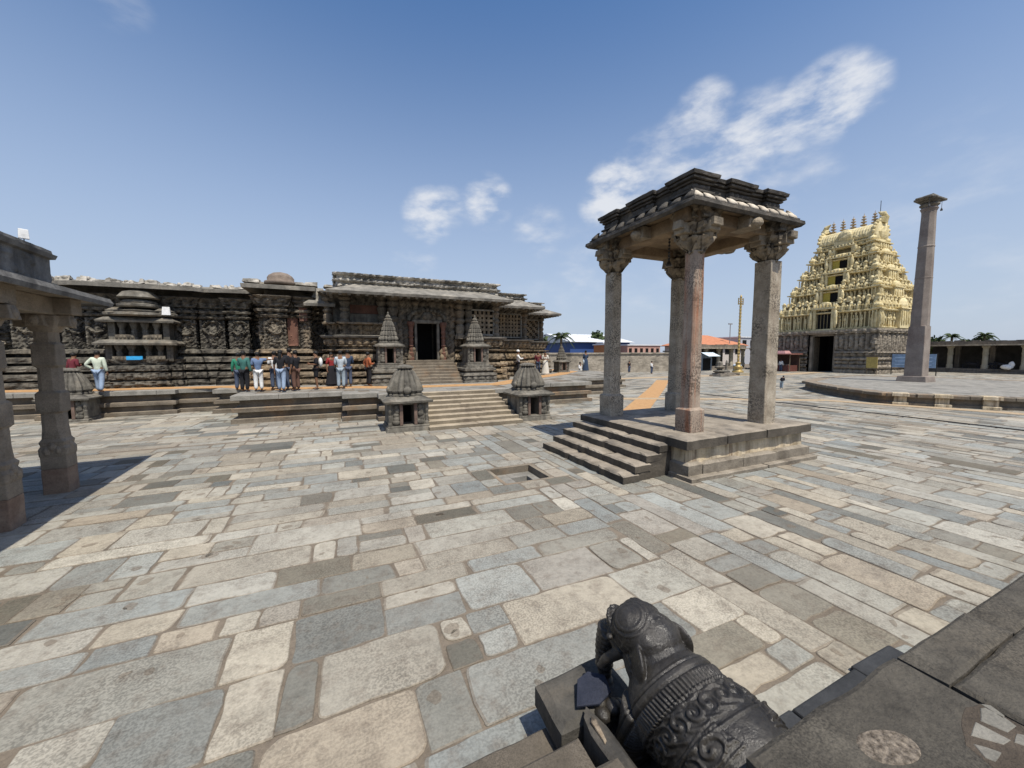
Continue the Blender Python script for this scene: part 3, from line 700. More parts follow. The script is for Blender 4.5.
a.ell((4.68, 22.42, 4.95), (.34, .14, .26), 10, 7, nz=.3); a.build('lintel_carving', M_vim, TB, smooth=True)
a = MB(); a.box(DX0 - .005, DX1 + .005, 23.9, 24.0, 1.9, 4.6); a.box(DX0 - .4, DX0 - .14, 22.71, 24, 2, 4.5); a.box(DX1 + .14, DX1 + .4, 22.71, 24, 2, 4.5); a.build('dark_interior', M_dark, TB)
for (x, y_, z0) in ((2.75, 22.35, 3.62), (6.62, 22.35, 3.62)): pillar(x, y_, z0, 6.1, .25)
for (x, s2) in ((2.5, 1), (6.9, 1)):
    a = MB()
    for k in range(7): a.ell((x + rnd.uniform(-.2, .2), 21.95, 1.6 + k * .28), (.28, .2, .2), 10, 6, nz=.4)
    a.build('carved_bracket', M_temple, TB, smooth=True)
# pierced screens
def screen(x0, x1, y_, z0, z1, diag=False):
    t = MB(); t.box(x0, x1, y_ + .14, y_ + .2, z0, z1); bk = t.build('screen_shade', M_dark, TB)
    f = MB(); w = .1
    f.box(x0 - w, x0, y_ - .06, y_ + .2, z0 - w, z1 + w); f.box(x1, x1 + w, y_ - .06, y_ + .2, z0 - w, z1 + w); f.box(x0, x1, y_ - .06, y_ + .2, z0 - w, z0); f.box(x0, x1, y_ - .06, y_ + .2, z1, z1 + w)
    f.build('screen_frame', M_eave, TB)
    b = MB(); n = max(5, round((x1 - x0) / .26)); mz = max(4, round((z1 - z0) / .26))
    if not diag:
        for i in range(1, n): X = x0 + (x1 - x0) * i / n; b.box(X - .075, X + .075, y_, y_ + .13, z0, z1)
        for i in range(1, mz): Z = z0 + (z1 - z0) * i / mz; b.box(x0, x1, y_ - .02, y_ + .11, Z - .075, Z + .075)
    else:
        for i in range(n):
            for k in range(mz):
                X = x0 + (x1 - x0) * (i + .5) / n; Z = z0 + (z1 - z0) * (k + .5) / mz; hx = (x1 - x0) / n / 2; hz = (z1 - z0) / mz / 2
                if (i + k) % 2: b.box(X - hx, X + hx, y_, y_ + .12, Z - hz, Z + hz)
                b.tube([(X - hx, y_ + .02, Z - hz), (X + hx, y_ + .02, Z + hz)], .035, 4)
    b.build('pierced_screen', M_temple2, TB)
screen(7.35, 8.75, 22.35, 3.95, 5.35); screen(9.75, 12.0, 25.2, 3.95, 5.5); screen(13.0, 15.1, 28.3, 3.95, 5.45, True)
for (x, y_) in ((7.15, 22.35), (8.95, 22.4), (9.4, 25.1), (12.3, 25.2), (12.7, 28.2), (15.4, 28.3)): pillar(x, y_, 3.75, 6.05, .2, M_temple)
a = MB()
def brk(s_, z, i, t, ln): return .12 * lattice(s_, z, .5, .5) + carve(s_, z, .08, 7, 3)
a.sweep([(-.4, 24), (-.4, 22.9), (9.1, 22.9), (9.1, 25.3), (12.5, 25.3), (12.5, 28.4), (15.5, 28.4), (15.5, 34)], [(5.45, .05), (5.75, .2), (5.98, .6), (6.02, .2)], .1, .08, brk)
a.build('bracket_frieze', M_vim, TB)
# big sloping eave and parapet of the porch, then the two stepped bays
def big_eave(poly, zl, rise, dpt, mat=M_eave):
    def wob(s_, z, i, t, ln): return .035 * N3(s_ * .9, 0, 1) + .02 * N3(s_ * 6, z * 6, 1)
    e = MB(); e.sweep(poly, [(zl + .2, -dpt), (zl + .06, -.25), (zl - .04, -.02), (zl + .1, .02), (zl + .14, -.05), (zl + rise * .6, -dpt * .55), (zl + rise, -dpt), (zl + rise + .02, -dpt - .9)], .3, 0, wob); e.build('eave', mat, TB)
    d = MB(); s_ = 0                                                     # drip-knobs under the lip
    big = MB()
    for i in range(len(poly) - 1):
        A, B = Vector(poly[i]), Vector(poly[i + 1]); L_ = (B - A).length; dd = (B - A) / L_; nn = Vector((dd.y, -dd.x)); m_ = int(L_ / .42)
        for q in range(m_):
            c = A + dd * (q + .5) * L_ / m_ - nn * .2; d.cbox(c.x, c.y, zl - .1, .07, .08, .16)
    d.build('eave_knobs', mat, TB)
big_eave([(-.55, 24.5), (-.55, 20.95), (9.55, 20.95), (9.55, 24.2)], 5.82, .72, 1.5)
big_eave([(9.4, 23.4), (13.05, 23.4), (13.05, 27.2)], 5.82, .7, 1.3)
big_eave([(12.9, 26.7), (16.4, 26.7), (16.4, 36)], 5.82, .7, 1.3)
def parapet(poly, z0, h, bay=.55):
    def rel(s_, z, i, t, ln): return .16 * lattice(s_, z - z0 - .05, bay * .62, h * .55) - .06 + carve(s_, z, .09, 7, 9)
    p_ = MB(); p_.sweep(poly, [(z0 - .35, .05), (z0 + h * .2, .05), (z0 + h * .22, .16), (z0 + h * .36, .16), (z0 + h * .4, .0), (z0 + h * .78, .0), (z0 + h * .8, .13), (z0 + h * .96, .15), (z0 + h, .0), (z0 + h + .01, -.9)], .09, .07, rel)
    p_.build('parapet', M_crest, TB)
parapet([(-.05, 24.4), (-.05, 22.35), (9.05, 22.35), (9.05, 25)], 6.46, .6)
parapet([(9.3, 24.75), (12.1, 24.75), (12.1, 27)], 6.45, .5); parapet([(12.4, 28), (15.3, 28), (15.3, 34)], 6.45, .45)
# small hood left of the porch
a = MB(); a.sweep([(-1.5, 23.9), (-1.5, 22.9), (-.35, 22.9), (-.35, 23.9)], [(5.34, -.4), (5.28, .16), (5.42, .18), (5.72, -.2), (6.05, -.3), (6.3, -.4)], .2, 0, lambda s_, z, i, t, ln: .03 * N3(s_ * 4, z * 3, 1)); a.build('hood', M_eave, TB)

# two-storey wall shrine against the star wall
WS = thing('wall_shrine', 'two-storey shrine niche with stacked domed roof built against the star wall', 'shrine', (-9.1, 24.9, J))
sp = [(-10.55, 25.9), (-10.55, 24.8), (-10.1, 24.8), (-10.1, 24.5), (-7.95, 24.5), (-7.95, 24.8), (-7.5, 24.8), (-7.5, 25.9)]
a = MB(); a.sweep(sp, [(J, .16), (J + .3, .16), (J + .33, .02), (J + .4, .02), (J + .43, .12), (J + .72, .1), (J + .76, .0), (J + .82, .0), (J + .85, .12), (J + 1.08, .1), (J + 1.12, -.02), (J + 1.4, .06), (J + 1.42, -.5)], .07, .06, base_relief); a.build('plinth', M_vim, WS)
def storey(z0, z1, ins):
    x0, x1, yf = -10.3 + ins, -7.75 - ins, 24.62 + ins
    a = MB(); a.box(x0, x1, yf + .7, 25.9, z0, z1 + .1); a.box(x0, x0 + .25, yf + .08, 25.5, z0, z1 + .1); a.box(x1 - .25, x1, yf + .08, 25.5, z0, z1 + .1); a.build('back_wall', M_vim, WS)
    for x in (x0 + .5, x0 + .95, x1 - .95, x1 - .5):
        b = MB(); b.lathe(x, yf + .12, [(.16, z0), (.16, z0 + .1), (.1, z0 + .16), (.12, z0 + .4), (.09, z0 + .5), (.17, z1 - .12), (.17, z1 + .06)], 10); b.build('pillar', M_vim, WS)
    r_ = MB()
    for (a0, a1) in ((x0 + .28, x0 + 1.0), (x1 - 1.0, x1 - .28)):
        r_.box(a0, a1, yf - .06, yf + .04, z0, z0 + .26, j=.01)
        for q in range(5): r_.ell((a0 + (q + .5) * (a1 - a0) / 5, yf - .07, z0 + .13), (.06, .04, .08), 8, 5)
    r_.build('railing', M_temple, WS)
    e = MB(); e.sweep([(x0 - .05, 25.9), (x0 - .05, yf - .02), (x1 + .05, yf - .02), (x1 + .05, 25.9)], [(z1 + .1, -.3), (z1, .14), (z1 - .03, .24), (z1 + .06, .26), (z1 + .22, .05), (z1 + .3, -.6)], .25, 0, lambda s_, z, i, t, ln: .03 * N3(s_ * 3, z * 4, 5)); e.build('eave', M_shr, WS)
storey(2.42, 3.25, 0); storey(3.48, 4.35, .12)
a = MB()
for (cx, r0, z0, h) in ((-9.05, 1.05, 4.62, .4), (-9.05, .78, 5.06, .5), (-9.9, .5, 4.65, .42), (-8.15, .52, 4.65, .42)):
    a.lathe(cx, 25.2, [(r0 * .9, z0), (r0, z0 + .06), (r0, z0 + .16), (r0 * .82, z0 + .2), (r0 * .86, z0 + .28), (r0 * .7, z0 + h * .75), (r0 * .35, z0 + h), (r0 * .05, z0 + h + .04)], 24, sq=.35, rib=.03, nr=12, noisy=.05)
a.lathe(-9.05, 25.2, [(.72, 5.5), (.8, 5.56), (.74, 5.66), (.6, 5.82), (.35, 5.93), (.05, 5.97)], 24, sq=.25, noisy=.05)
a.build('stacked_domes', M_shr, WS, smooth=False)
bb = MB(); bb.box(-9.45, -8.85, 24.42, 24.47, 2.5, 2.68); tag(bb.build('blue_sign', cloth('bright_blue', (.04, .35, .7))), 'small bright blue board in the lower niche of the wall shrine', 'sign')
bb = MB(); bb.box(-8.02, -7.68, 24.5, 24.62, 4.72, 5.12, .03); tag(bb.build('floodlight', M_white), 'white floodlight box perched on the wall shrine eave', 'floodlight')

# pale sunlit subsidiary shrine seen past the mandapa
PS = thing('side_shrine', 'pale sunlit shrine wall with stepped tower, glimpsed behind the left mandapa pillars', 'shrine', (-17.5, 26, J))
a = MB(); a.sweep([(-22, 26.5), (-19, 26.5), (-19, 25.8), (-16.8, 25.8), (-16.8, 26.4), (-15.9, 26.4), (-15.9, 25.7), (-14.9, 25.7), (-14.9, 27.5)], [(J, .3), (1.5, .3), (1.52, .15), (1.7, .2), (1.95, .15), (2, .05), (3.2, .0), (3.25, .25), (3.4, .3), (3.45, .05)], .08, .07, wall_relief); a.build('wall', M_pale, PS)
a = MB()
for k in range(6):
    z0 = 3.4 + k * .42; ins = k * .26
    for (x0, x1) in ((-22 + ins, -19), (-18.9, -16.9), (-16.7 , -15.0 - ins * .55)):
        if x1 - x0 > .3: a.box(x0, x1, 25.9 + ins * .5, 27.8, z0, z0 + .24, (.05, .05), .02); a.box(x0 + .1, x1 - .1, 26.0 + ins * .5, 27.7, z0 + .24, z0 + .43)
    for q in range(7 - k): a.ell((-21 + ins + q * .95, 25.9 + ins * .5, z0 + .3), (.2, .16, .2), 8, 6, nz=.3)
a.build('tower', M_pale, PS, .02)
# ------------------------------------------------------------------ miniature shrines (built once facing -y, then copied)
M_jamb = stone('brown_jamb', (.11, .075, .06), (.2, .14, .11), scale=4, bump=.5)
def mini_shrine(label, low=True):
    t = thing('miniature_shrine', label, 'shrine', (0, 0, 0), 'miniature shrines flanking the staircases', local=True)
    w = .72; BH = 1.08 if low else 1.12
    a = MB(); a.box(-w - .05, w + .05, -.05, 1.45, -.02, .14, .03, .01); a.box(-w, w, 0, 1.4, .14, .22, j=.008); a.build('plinth', M_shr, t, .02)
    z0, z1 = .22, BH - .04
    a = MB(); a.box(-w + .05, -.2, .1, 1.35, z0, z1, j=.006); a.box(.2, w - .05, .1, 1.35, z0, z1, j=.006); a.box(-.2, .2, .95, 1.35, z0, z1); a.box(-.2, .2, .1, 1.35, z1 - .1, z1 + .02); a.build('cella', M_shr, t, .015)
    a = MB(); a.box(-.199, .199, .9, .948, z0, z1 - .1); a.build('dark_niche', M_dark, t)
    for s_ in (-1, 1):
        a = MB()
        for k in range(5): a.ell((s_ * .43 + .03 * (k % 2), .09, z0 + .1 + k * .14), (.13 - .012 * k, .06, .11), 10, 6, nz=.4)
        a.build('guardian_relief', M_shr, t, smooth=True)
        b = MB(); b.box(s_ * .25 - .055, s_ * .25 + .055, .04, .12, z0, z1); b.build('jamb', M_jamb, t, .01)
        b = MB(); b.lathe(s_ * .64, .08, [(.07, z0), (.07, .3), (.045, .34), (.06, .55), (.04, .6), (.075, .74), (.075, z1)], 10); b.build('corner_pillar', M_shr, t)
    a = MB(); a.sweep([(-w, 1.4), (-w, 0), (w, 0), (w, 1.4)], [(BH, -.3), (BH - .04, .06), (BH - .06, .11), (BH + .01, .13), (BH + .1, -.02), (BH + .16, -.2), (BH + .17, -.9)], .2, 0, lambda s_, z, i, t_, ln: .025 * N3(s_ * 3, z * 4, 5)); a.build('eave', M_shr, t)
    a = MB()
    if low:
        prof = [(.52, 1.1), (.58, 1.13), (.58, 1.19), (.53, 1.22), (.56, 1.26), (.6, 1.34), (.57, 1.5), (.5, 1.72), (.41, 1.95), (.31, 2.14), (.24, 2.2), (.24, 2.24), (.3, 2.28), (.28, 2.34), (.16, 2.4), (.02, 2.42)]
        a.lathe(0, .72, prof, 64, sq=.42, rib=.075, nr=16, noisy=.03)
    else:
        prof = [(.56, 1.1), (.62, 1.14), (.62, 1.2), (.5, 1.24), (.58, 1.3), (.6, 1.38), (.55, 1.5), (.5, 1.56), (.53, 1.62), (.49, 1.8), (.42, 1.86), (.45, 1.92), (.41, 2.1), (.34, 2.16), (.36, 2.22), (.31, 2.42), (.22, 2.55), (.25, 2.6), (.24, 2.66), (.13, 2.72), (.16, 2.8), (.1, 2.9), (.04, 2.96), (.06, 3.03), (.02, 3.12)]
        a.lathe(0, .72, prof, 64, sq=.36, rib=.08, nr=16, noisy=.03)
    zk = .86 if low else .82; rk = 1.0 if low else .86
    a.v = [(x * rk, .72 + (y_ - .72) * rk, BH + .16 + (z - 1.12) * zk) for x, y_, z in a.v]
    tw = a.build('tower', M_shr, t)
    f = MB()
    for k in range(3):
        f.ell((0, .72 - .6 + .11 * k, 1.36 + .22 * k), (.16 - .03 * k, .07, .15 - .02 * k), 10, 6, nz=.2)
        f.ell((-.6 + .11 * k, .72, 1.36 + .22 * k), (.07, .16 - .03 * k, .15 - .02 * k), 10, 6, nz=.2)
    f.v = [(x * rk, .72 + (y_ - .72) * rk, BH + .16 + (z - 1.12) * zk) for x, y_, z in f.v]
    f.build('gable_crest', M_shr, tw, smooth=True)
    return t
s0 = mini_shrine('squat carved shrine at the left foot of the broad lower staircase'); s0.location = (2.13, 13.65, 0)
dup(s0, (7.22, 13.72, 0), label='squat carved shrine at the right foot of the broad lower staircase')
dup(s0, (-10.3, 21.35, -.1), R(3), (.95, .95, .98), label='squat shrine against the platform, just right of the mandapa corner pillar')
s1 = mini_shrine('tall spired shrine left of the temple doorway, beside the upper steps', False); s1.location = (2.36, 20.6, J + .93); s1.scale = (.9, .9, 1.0)
dup(s1, (7.2, 20.65, J + .93), label='tall spired shrine right of the temple doorway, beside the upper steps')
dup(s1, (17.3, 27.6, J), 0, (.72, .72, .82), label='small spired shrine at the far right corner of the temple')
for (x, lab) in ((2.36, 'carved stone base under the left upper spired shrine'), (7.2, 'carved stone base under the right upper spired shrine')):
    a = MB(); a.sweep([(x - .95, 22.3), (x - .95, 20.35), (x + .95, 20.35), (x + .95, 22.3)], [(J - .02, .08), (J + .1, .08), (J + .12, .0), (J + .38, .0), (J + .4, .08), (J + .52, .04), (J + .56, -.12), (J + .64, -.12), (J + .67, .0), (J + .8, .0), (J + .84, -.1), (J + .95, -.12), (J + .95, -.9)], .06, .05, lambda s_, z, i, t_, ln: (.06 * lattice(s_, z - .02, .4, .3) if J + .1 < z < J + .4 else 0) + carve(s_, z, .025, 9, 3))
    o = a.build('shrine_base', M_shr); tag(o, lab, 'plinth')

# ------------------------------------------------------------------ four pillared stone pavilion
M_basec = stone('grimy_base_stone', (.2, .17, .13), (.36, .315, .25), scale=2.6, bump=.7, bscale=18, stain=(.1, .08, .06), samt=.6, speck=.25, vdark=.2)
PV = thing('stone_pavilion', 'open four-pillared granite pavilion with dark carved roof on a stepped base', 'pavilion', (8.8, 7.7, 0))
BX0, BX1, BY0, BY1 = 6.72, 11.0, 5.82, 9.55
a = MB(); rc = lambda s_, z, i, t_, ln: .016 * N3(s_ * 2.3, z * 5, i * 7) + .01 * N3(s_ * 9, z * 9, 2)
a.sweep([(BX0, BY0), (BX1, BY0), (BX1, BY1), (BX0, BY1)], [(.3, -.03), (.7, -.05), (.72, .0), (.76, -.1)], .2, .1, lambda s_, z, i, t_, ln: .012 * N3(s_ * 1.7, z * 2, i), True)
a.build('base_wall', M_pbase, PV)
a = MB()
for (xa, xb) in ((BX0 - .02, 7.15), (7.16, 8.5), (8.51, 9.7), (9.71, BX1 + .08)): slab(a, [(xa, BY0 - .1), (xb, BY0 - .1 + rnd.uniform(-.02, .02)), (xb, BY0 + .4), (xa, BY0 + .4)], .08, .36 + rnd.uniform(-.015, .02), .025, .05, .12)
for (ya, yb) in ((BY0 + .41, 7.4), (7.41, BY1 + .06)): slab(a, [(BX1 - .4, ya), (BX1 + .09, ya), (BX1 + .09, yb), (BX1 - .4, yb)], .08, .35, .025, .05, .12)
a.build('base_course', M_basec, PV)
a = MB()
for (xa, xb) in ((BX0 - .06, 7.6), (7.61, 9.2), (9.21, BX1 + .2)): slab(a, [(xa, BY0 - .24), (xb, BY0 - .24), (xb, BY0 + .4), (xa, BY0 + .4)], -.03, .09 + rnd.uniform(-.01, .01), .03, .02, .14)
slab(a, [(BX1 - .3, BY0 + .41), (BX1 + .2, BY0 + .41), (BX1 + .2, BY1), (BX1 - .3, BY1)], -.03, .08, .02, .02, .2); a.build('footing', M_basec, PV)
a = MB()
def edge_slabs(x0, y0, x1, y1, n):
    for k in range(n):
        f0, f1 = k / n, (k + 1) / n
        slab(a, [(x0 + (x1 - x0) * (f0 if x1 != x0 else 0) + (.004 if k else 0), y0 + (y1 - y0) * (f0 if x1 == x0 else 0) + (.004 if k and x1 == x0 else 0))], 0, 0) if False else None
cutx = [BX0 - .1, 7.9, 9.3, BX1 + .12]
for i in range(3): slab(a, [(cutx[i] + .005, BY0 - .12), (cutx[i + 1] - .005, BY0 - .1), (cutx[i + 1] - .005, BY0 + .8), (cutx[i] + .005, BY0 + .8)], .7 - .02 * (i == 0), .9 + .012 * i, .025, .03, .14)
cuty = [BY0 + .81, 7.7, 8.6, BY1 + .08]
for i in range(3):
    slab(a, [(BX0 - .1, cuty[i] + .005), (7.6, cuty[i] + .005), (7.6, cuty[i + 1] - .005), (BX0 - .1, cuty[i + 1] - .005)], .71, .905 + .006 * (i % 2), .02, .025, .14)
    slab(a, [(10.2, cuty[i] + .005), (BX1 + .1, cuty[i] + .005), (BX1 + .1, cuty[i + 1] - .005), (10.2, cuty[i + 1] - .005)], .71, .9 + .006 * (i % 2), .02, .025, .14)
    for (xa, xb) in ((7.61, 8.9), (8.91, 10.19)): slab(a, [(xa, cuty[i] + .005), (xb, cuty[i] + .005), (xb, cuty[i + 1] - .005), (xa, cuty[i + 1] - .005)], .71, .898 + .004 * i, .012, .012, .2)
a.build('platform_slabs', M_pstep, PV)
NX = [5.29, 5.63, 5.98, 6.32]
for k, x in enumerate(NX):
    a = MB(); xe = (NX[k + 1] + .1) if k < 3 else BX0 + .02; ye = 6.12 + .03 * k; cut = rnd.uniform(7.2, 8.4); zt = .18 * (k + 1)
    slab(a, [(x, ye), (xe, ye), (xe, cut - .006), (x + .01, cut - .006)], zt - .17, zt, .042, .03, .1)
    slab(a, [(x + .005, cut + .006), (xe, cut + .006), (xe, 9.55), (x - .01, 9.55)], zt - .17, zt + .004, .042, .03, .1)
    if k: slab(a, [(x + .03, ye + .015), (xe, ye + .015), (xe, 9.5), (x + .03, 9.5)], 0, zt - .172, .01, .01, .3)
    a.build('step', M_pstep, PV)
a = MB(); slab(a, [(BX1 + .2, 6.3), (BX1 + .62, 6.3), (BX1 + .62, 8.6), (BX1 + .2, 8.6)], 0, .22, .02, .03); slab(a, [(BX1 + .12, 6.5), (BX1 + .38, 6.5), (BX1 + .38, 8.4), (BX1 + .12, 8.4)], .22, .44, .02, .03); a.build('rear_step', M_pbase, PV)
def sq_pillar(cx, cy, z0, z1, hb, hbt, hs, mat, name='pillar', ch=.22, par=None, noisy=.012):
    """square foot, chamfered shaft"""
    a = MB(); rings = []
    def ring(h, z, c):
        k = h * c; q = [(h, -h + k), (h, h - k), (h - k, h), (-h + k, h), (-h, h - k), (-h, -h + k), (-h + k, -h), (h - k, -h)]
        rings.append([(cx + x + noisy * N3(x * 6, z * 3, cy), cy + y + noisy * N3(y * 6, z * 3, cx), z) for x, y in q])
    if hbt > z0:
        n = 4
        for k in range(n + 1): ring(hb, z0 + (hbt - z0) * k / n, .06)
        ring(hs * 1.04, hbt + .05, ch)
        zz = hbt + .05
    else: ring(hs, z0, ch); zz = z0
    n = 14
    for k in range(1, n + 1): ring(hs * (1 - .05 * k / n), zz + (z1 - zz) * k / n, ch)
    a.stack(rings, 8); return a.build(name, mat, par, .012)
PL = {'A': (7.5, 6.42), 'B': (7.34, 9.08), 'C': (10.05, 6.36), 'D': (9.8, 8.95)}
sq_pillar(*PL['A'], .9, 5.05, .225, 1.42, .165, M_granred, par=PV); sq_pillar(*PL['B'], .9, 5.05, .25, 1.5, .19, M_gran, par=PV)
sq_pillar(*PL['C'], .9, 5.05, .225, .9, .225, M_gran, ch=.06, par=PV); sq_pillar(*PL['D'], .9, 5.05, .23, 1.45, .19, M_gran, par=PV)
def capital(cx, cy, sd):
    """carved block capital with stepped brackets to four sides"""
    a = MB(); h = .3; sd = "ABCD".index(sd)
    def cr_(s_, z, i, t_, ln): return .07 * (T3(s_ * 5 + sd * 3, z * 6, i * 2.7 + sd, 3) - .3) + .05 * lattice(s_ + .1, z, .3, .34)
    plus = [(-.16, -h), (.16, -h), (.16, -.2), (.2, -.16), (h, -.16), (h, .16), (.2, .16), (.16, .2), (.16, h), (-.16, h), (-.16, .2), (-.2, .16), (-h, .16), (-h, -.16), (-.2, -.16), (-.16, -.2)]
    plus = [(cx + x, cy + y_) for x, y_ in plus]
    a.sweep(plus, [(4.97, -.16), (5.02, -.09), (5.06, -.1), (5.1, -.06), (5.2, -.01), (5.32, .05), (5.36, .0), (5.4, .06), (5.6, .1), (5.62, .02), (5.68, .02), (5.7, .1), (5.93, .14)], .045, .035, cr_, True)
    c_ = a.build('capital', M_cap, PV)
    for (dx, dy) in ((1, 0), (-1, 0), (0, 1), (0, -1)):
        b = MB()
        def blk(o, hw_, z0, z1): b.box(cx + dx * o - (hw_ if dy else .13), cx + dx * o + (hw_ if dy else .13), cy + dy * o - (hw_ if dx else .13), cy + dy * o + (hw_ if dx else .13), z0, z1, .015, .02)
        blk(.38, .15, 5.4, 5.63); blk(.47, .13, 5.5, 5.66)
        b.ell((cx + dx * .34, cy + dy * .34, 5.36), (.1, .1, .1), 9, 6, nz=.4)
        b.build('bracket', M_cap, c_, .015)
for k, q in PL.items(): capital(*q, k)
RX0, RX1, RY0, RY1 = 6.78, 10.45, 5.86, 9.58
a = MB()
for y_ in (6.4, 9.05): a = MB(); a.box(7.0, 10.3, y_ - .2, y_ + .2, 5.62, 5.94, j=.015); a.build('lintel', M_ceil, PV, .03)
for x in (7.42, 9.92): a = MB(); a.box(x - .2, x + .2, 6.1, 9.35, 5.6, 5.935, j=.015); a.build('lintel', M_ceil, PV, .03)
for (px_, py_, dx, dy) in ((7.2, 7.7, -1, 0), (8.8, 6.16, 0, -1), (10.1, 7.7, 1, 0)):      # middle corbels under the eave
    a = MB(); a.cbox(px_, py_, 5.62, .2 if dx == 0 else .26, .2 if dx else .26, .3, (.03, .03), .02); a.ell((px_ + dx * .25, py_ + dy * .25, 5.72), (.17, .17, .13), 10, 7, nz=.3); a.build('corbel', M_cap, PV, .02)
a = MB(); a.box(7.05, 10.25, 6.05, 9.4, 5.93, 6.0, j=.01); a.build('ceiling', M_ceil, PV)
cor = MB()
for k in range(3): cor.box(7.66 + .16 * k, 9.8 - .16 * k, 6.64 + .16 * k, 8.82 - .16 * k, 5.86 + .0225 * k, 5.925 + .002 * k)
cor.build('ceiling_coffer', M_ceil, PV)
a = MB()
for k in range(7): a.lathe(8.25, 7.9, [(.02, 5.86 - k * .09), (.035, 5.84 - k * .09), (.02, 5.80 - k * .09)], 8)
a.lathe(8.25, 7.9, [(.07, 5.1), (.075, 5.14), (.045, 5.22), (.015, 5.26)], 10); a.tube([(8.25, 7.9, 5.9), (8.25, 7.9, 5.2)], .008, 5); a.build('hanging_bell', M_black, PV)
rect = lambda i: [(RX0 + i, RY0 + i), (RX1 - i, RY0 + i), (RX1 - i, RY1 - i), (RX0 + i, RY1 - i)]
a = MB(); rw = lambda s_, z, i, t_, ln: .03 * N3(s_ * 1.9, z * 2, i) + .018 * N3(s_ * 8, z * 9, 2)
a.sweep(rect(0), [(6.0, -.5), (5.9, -.12), (5.83, .0), (5.89, .06), (5.96, .05), (6.0, -.03), (6.03, -.03), (6.14, -.42), (6.16, -1.5)], .1, .05, rw, True)
a.build('eave', M_roofblk, PV)
for i in range(4):
    A, B = Vector(rect(.02)[i]), Vector(rect(.02)[(i + 1) % 4]); d = B - A; ln = d.length; d /= ln; nn = Vector((-d.y, d.x)); m_ = int(ln / .34)
    for q in range(m_):
        c = A + d * (ln * (q + .5) / m_) + nn * .0; ang = math.atan2(d.y, d.x); w = .125 * rnd.uniform(.85, 1.1); hh = rnd.uniform(.19, .25)
        a = MB(); rings = []
        for (f, zf, kk) in ((0, 0, 1), (.02, .35, .95), (.09, .7, .66), (.17, .95, .25), (.2, 1.0, .06)):   # leaning pointed scallop
            rg = []
            for t in range(8):
                th = 2 * math.pi * t / 8; p_ = c + d * (w * kk * math.cos(th)) + nn * (f + .075 * kk * math.sin(th) + .05); rg.append((p_.x, p_.y, 6.0 + hh * zf + .1 * f))
            rings.append(rg)
        a.stack(rings, 8); a.build('eave_lobe', M_lobe if i in (0, 1) else M_roofblk, PV, smooth=True)  # pale on sunlit sides, dark on shaded ones: light put into the colour
def bays(i0, proj=.12):
    p_ = []
    R0 = rect(i0)
    for i in range(4):
        A, B = Vector(R0[i]), Vector(R0[(i + 1) % 4]); d = B - A; ln = d.length; d /= ln; nn = Vector((d.y, -d.x))
        for (f, o) in ((0, proj), (.17, proj), (.17, 0), (.37, 0), (.37, proj), (.63, proj), (.63, 0), (.83, 0), (.83, proj), (1, proj)):
            if f in (0, 1): q = A + d * (ln * f) + nn * o + d * (o if f else -o)
            else: q = A + d * ln * f + nn * o
            p_.append((q.x, q.y))
    out = []
    for q in p_:
        if not out or (Vector(q) - Vector(out[-1])).length > 1e-3: out.append(q)
    if (Vector(out[0]) - Vector(out[-1])).length < 1e-3: out.pop()
    return out
a = MB(); rp = lambda s_, z, i, t_, ln: .022 * N3(s_ * 2.2, z * 3, i) + .016 * N3(s_ * 9, z * 11, 2) + (.05 * lattice(s_, z - 6.3, .2, .15) if 6.3 < z < 6.45 else 0)
a.sweep(bays(.42), [(6.1, .02), (6.2, .02), (6.21, -.05), (6.25, -.05), (6.255, .03), (6.3, .03), (6.305, -.05), (6.44, -.05), (6.445, .0), (6.475, .02), (6.48, -.02), (6.5, -.02), (6.51, .06), (6.55, .07), (6.555, .02), (6.575, .02), (6.58, .095), (6.65, .11), (6.69, .05), (6.7, -.5)], .1, .04, rp, True)
a.build('parapet', M_roofblk, PV)
a = MB(); a.box(7.2, 10.05, 6.3, 9.15, 6.2, 6.6); a.build('roof_slab', M_roofblk, PV)

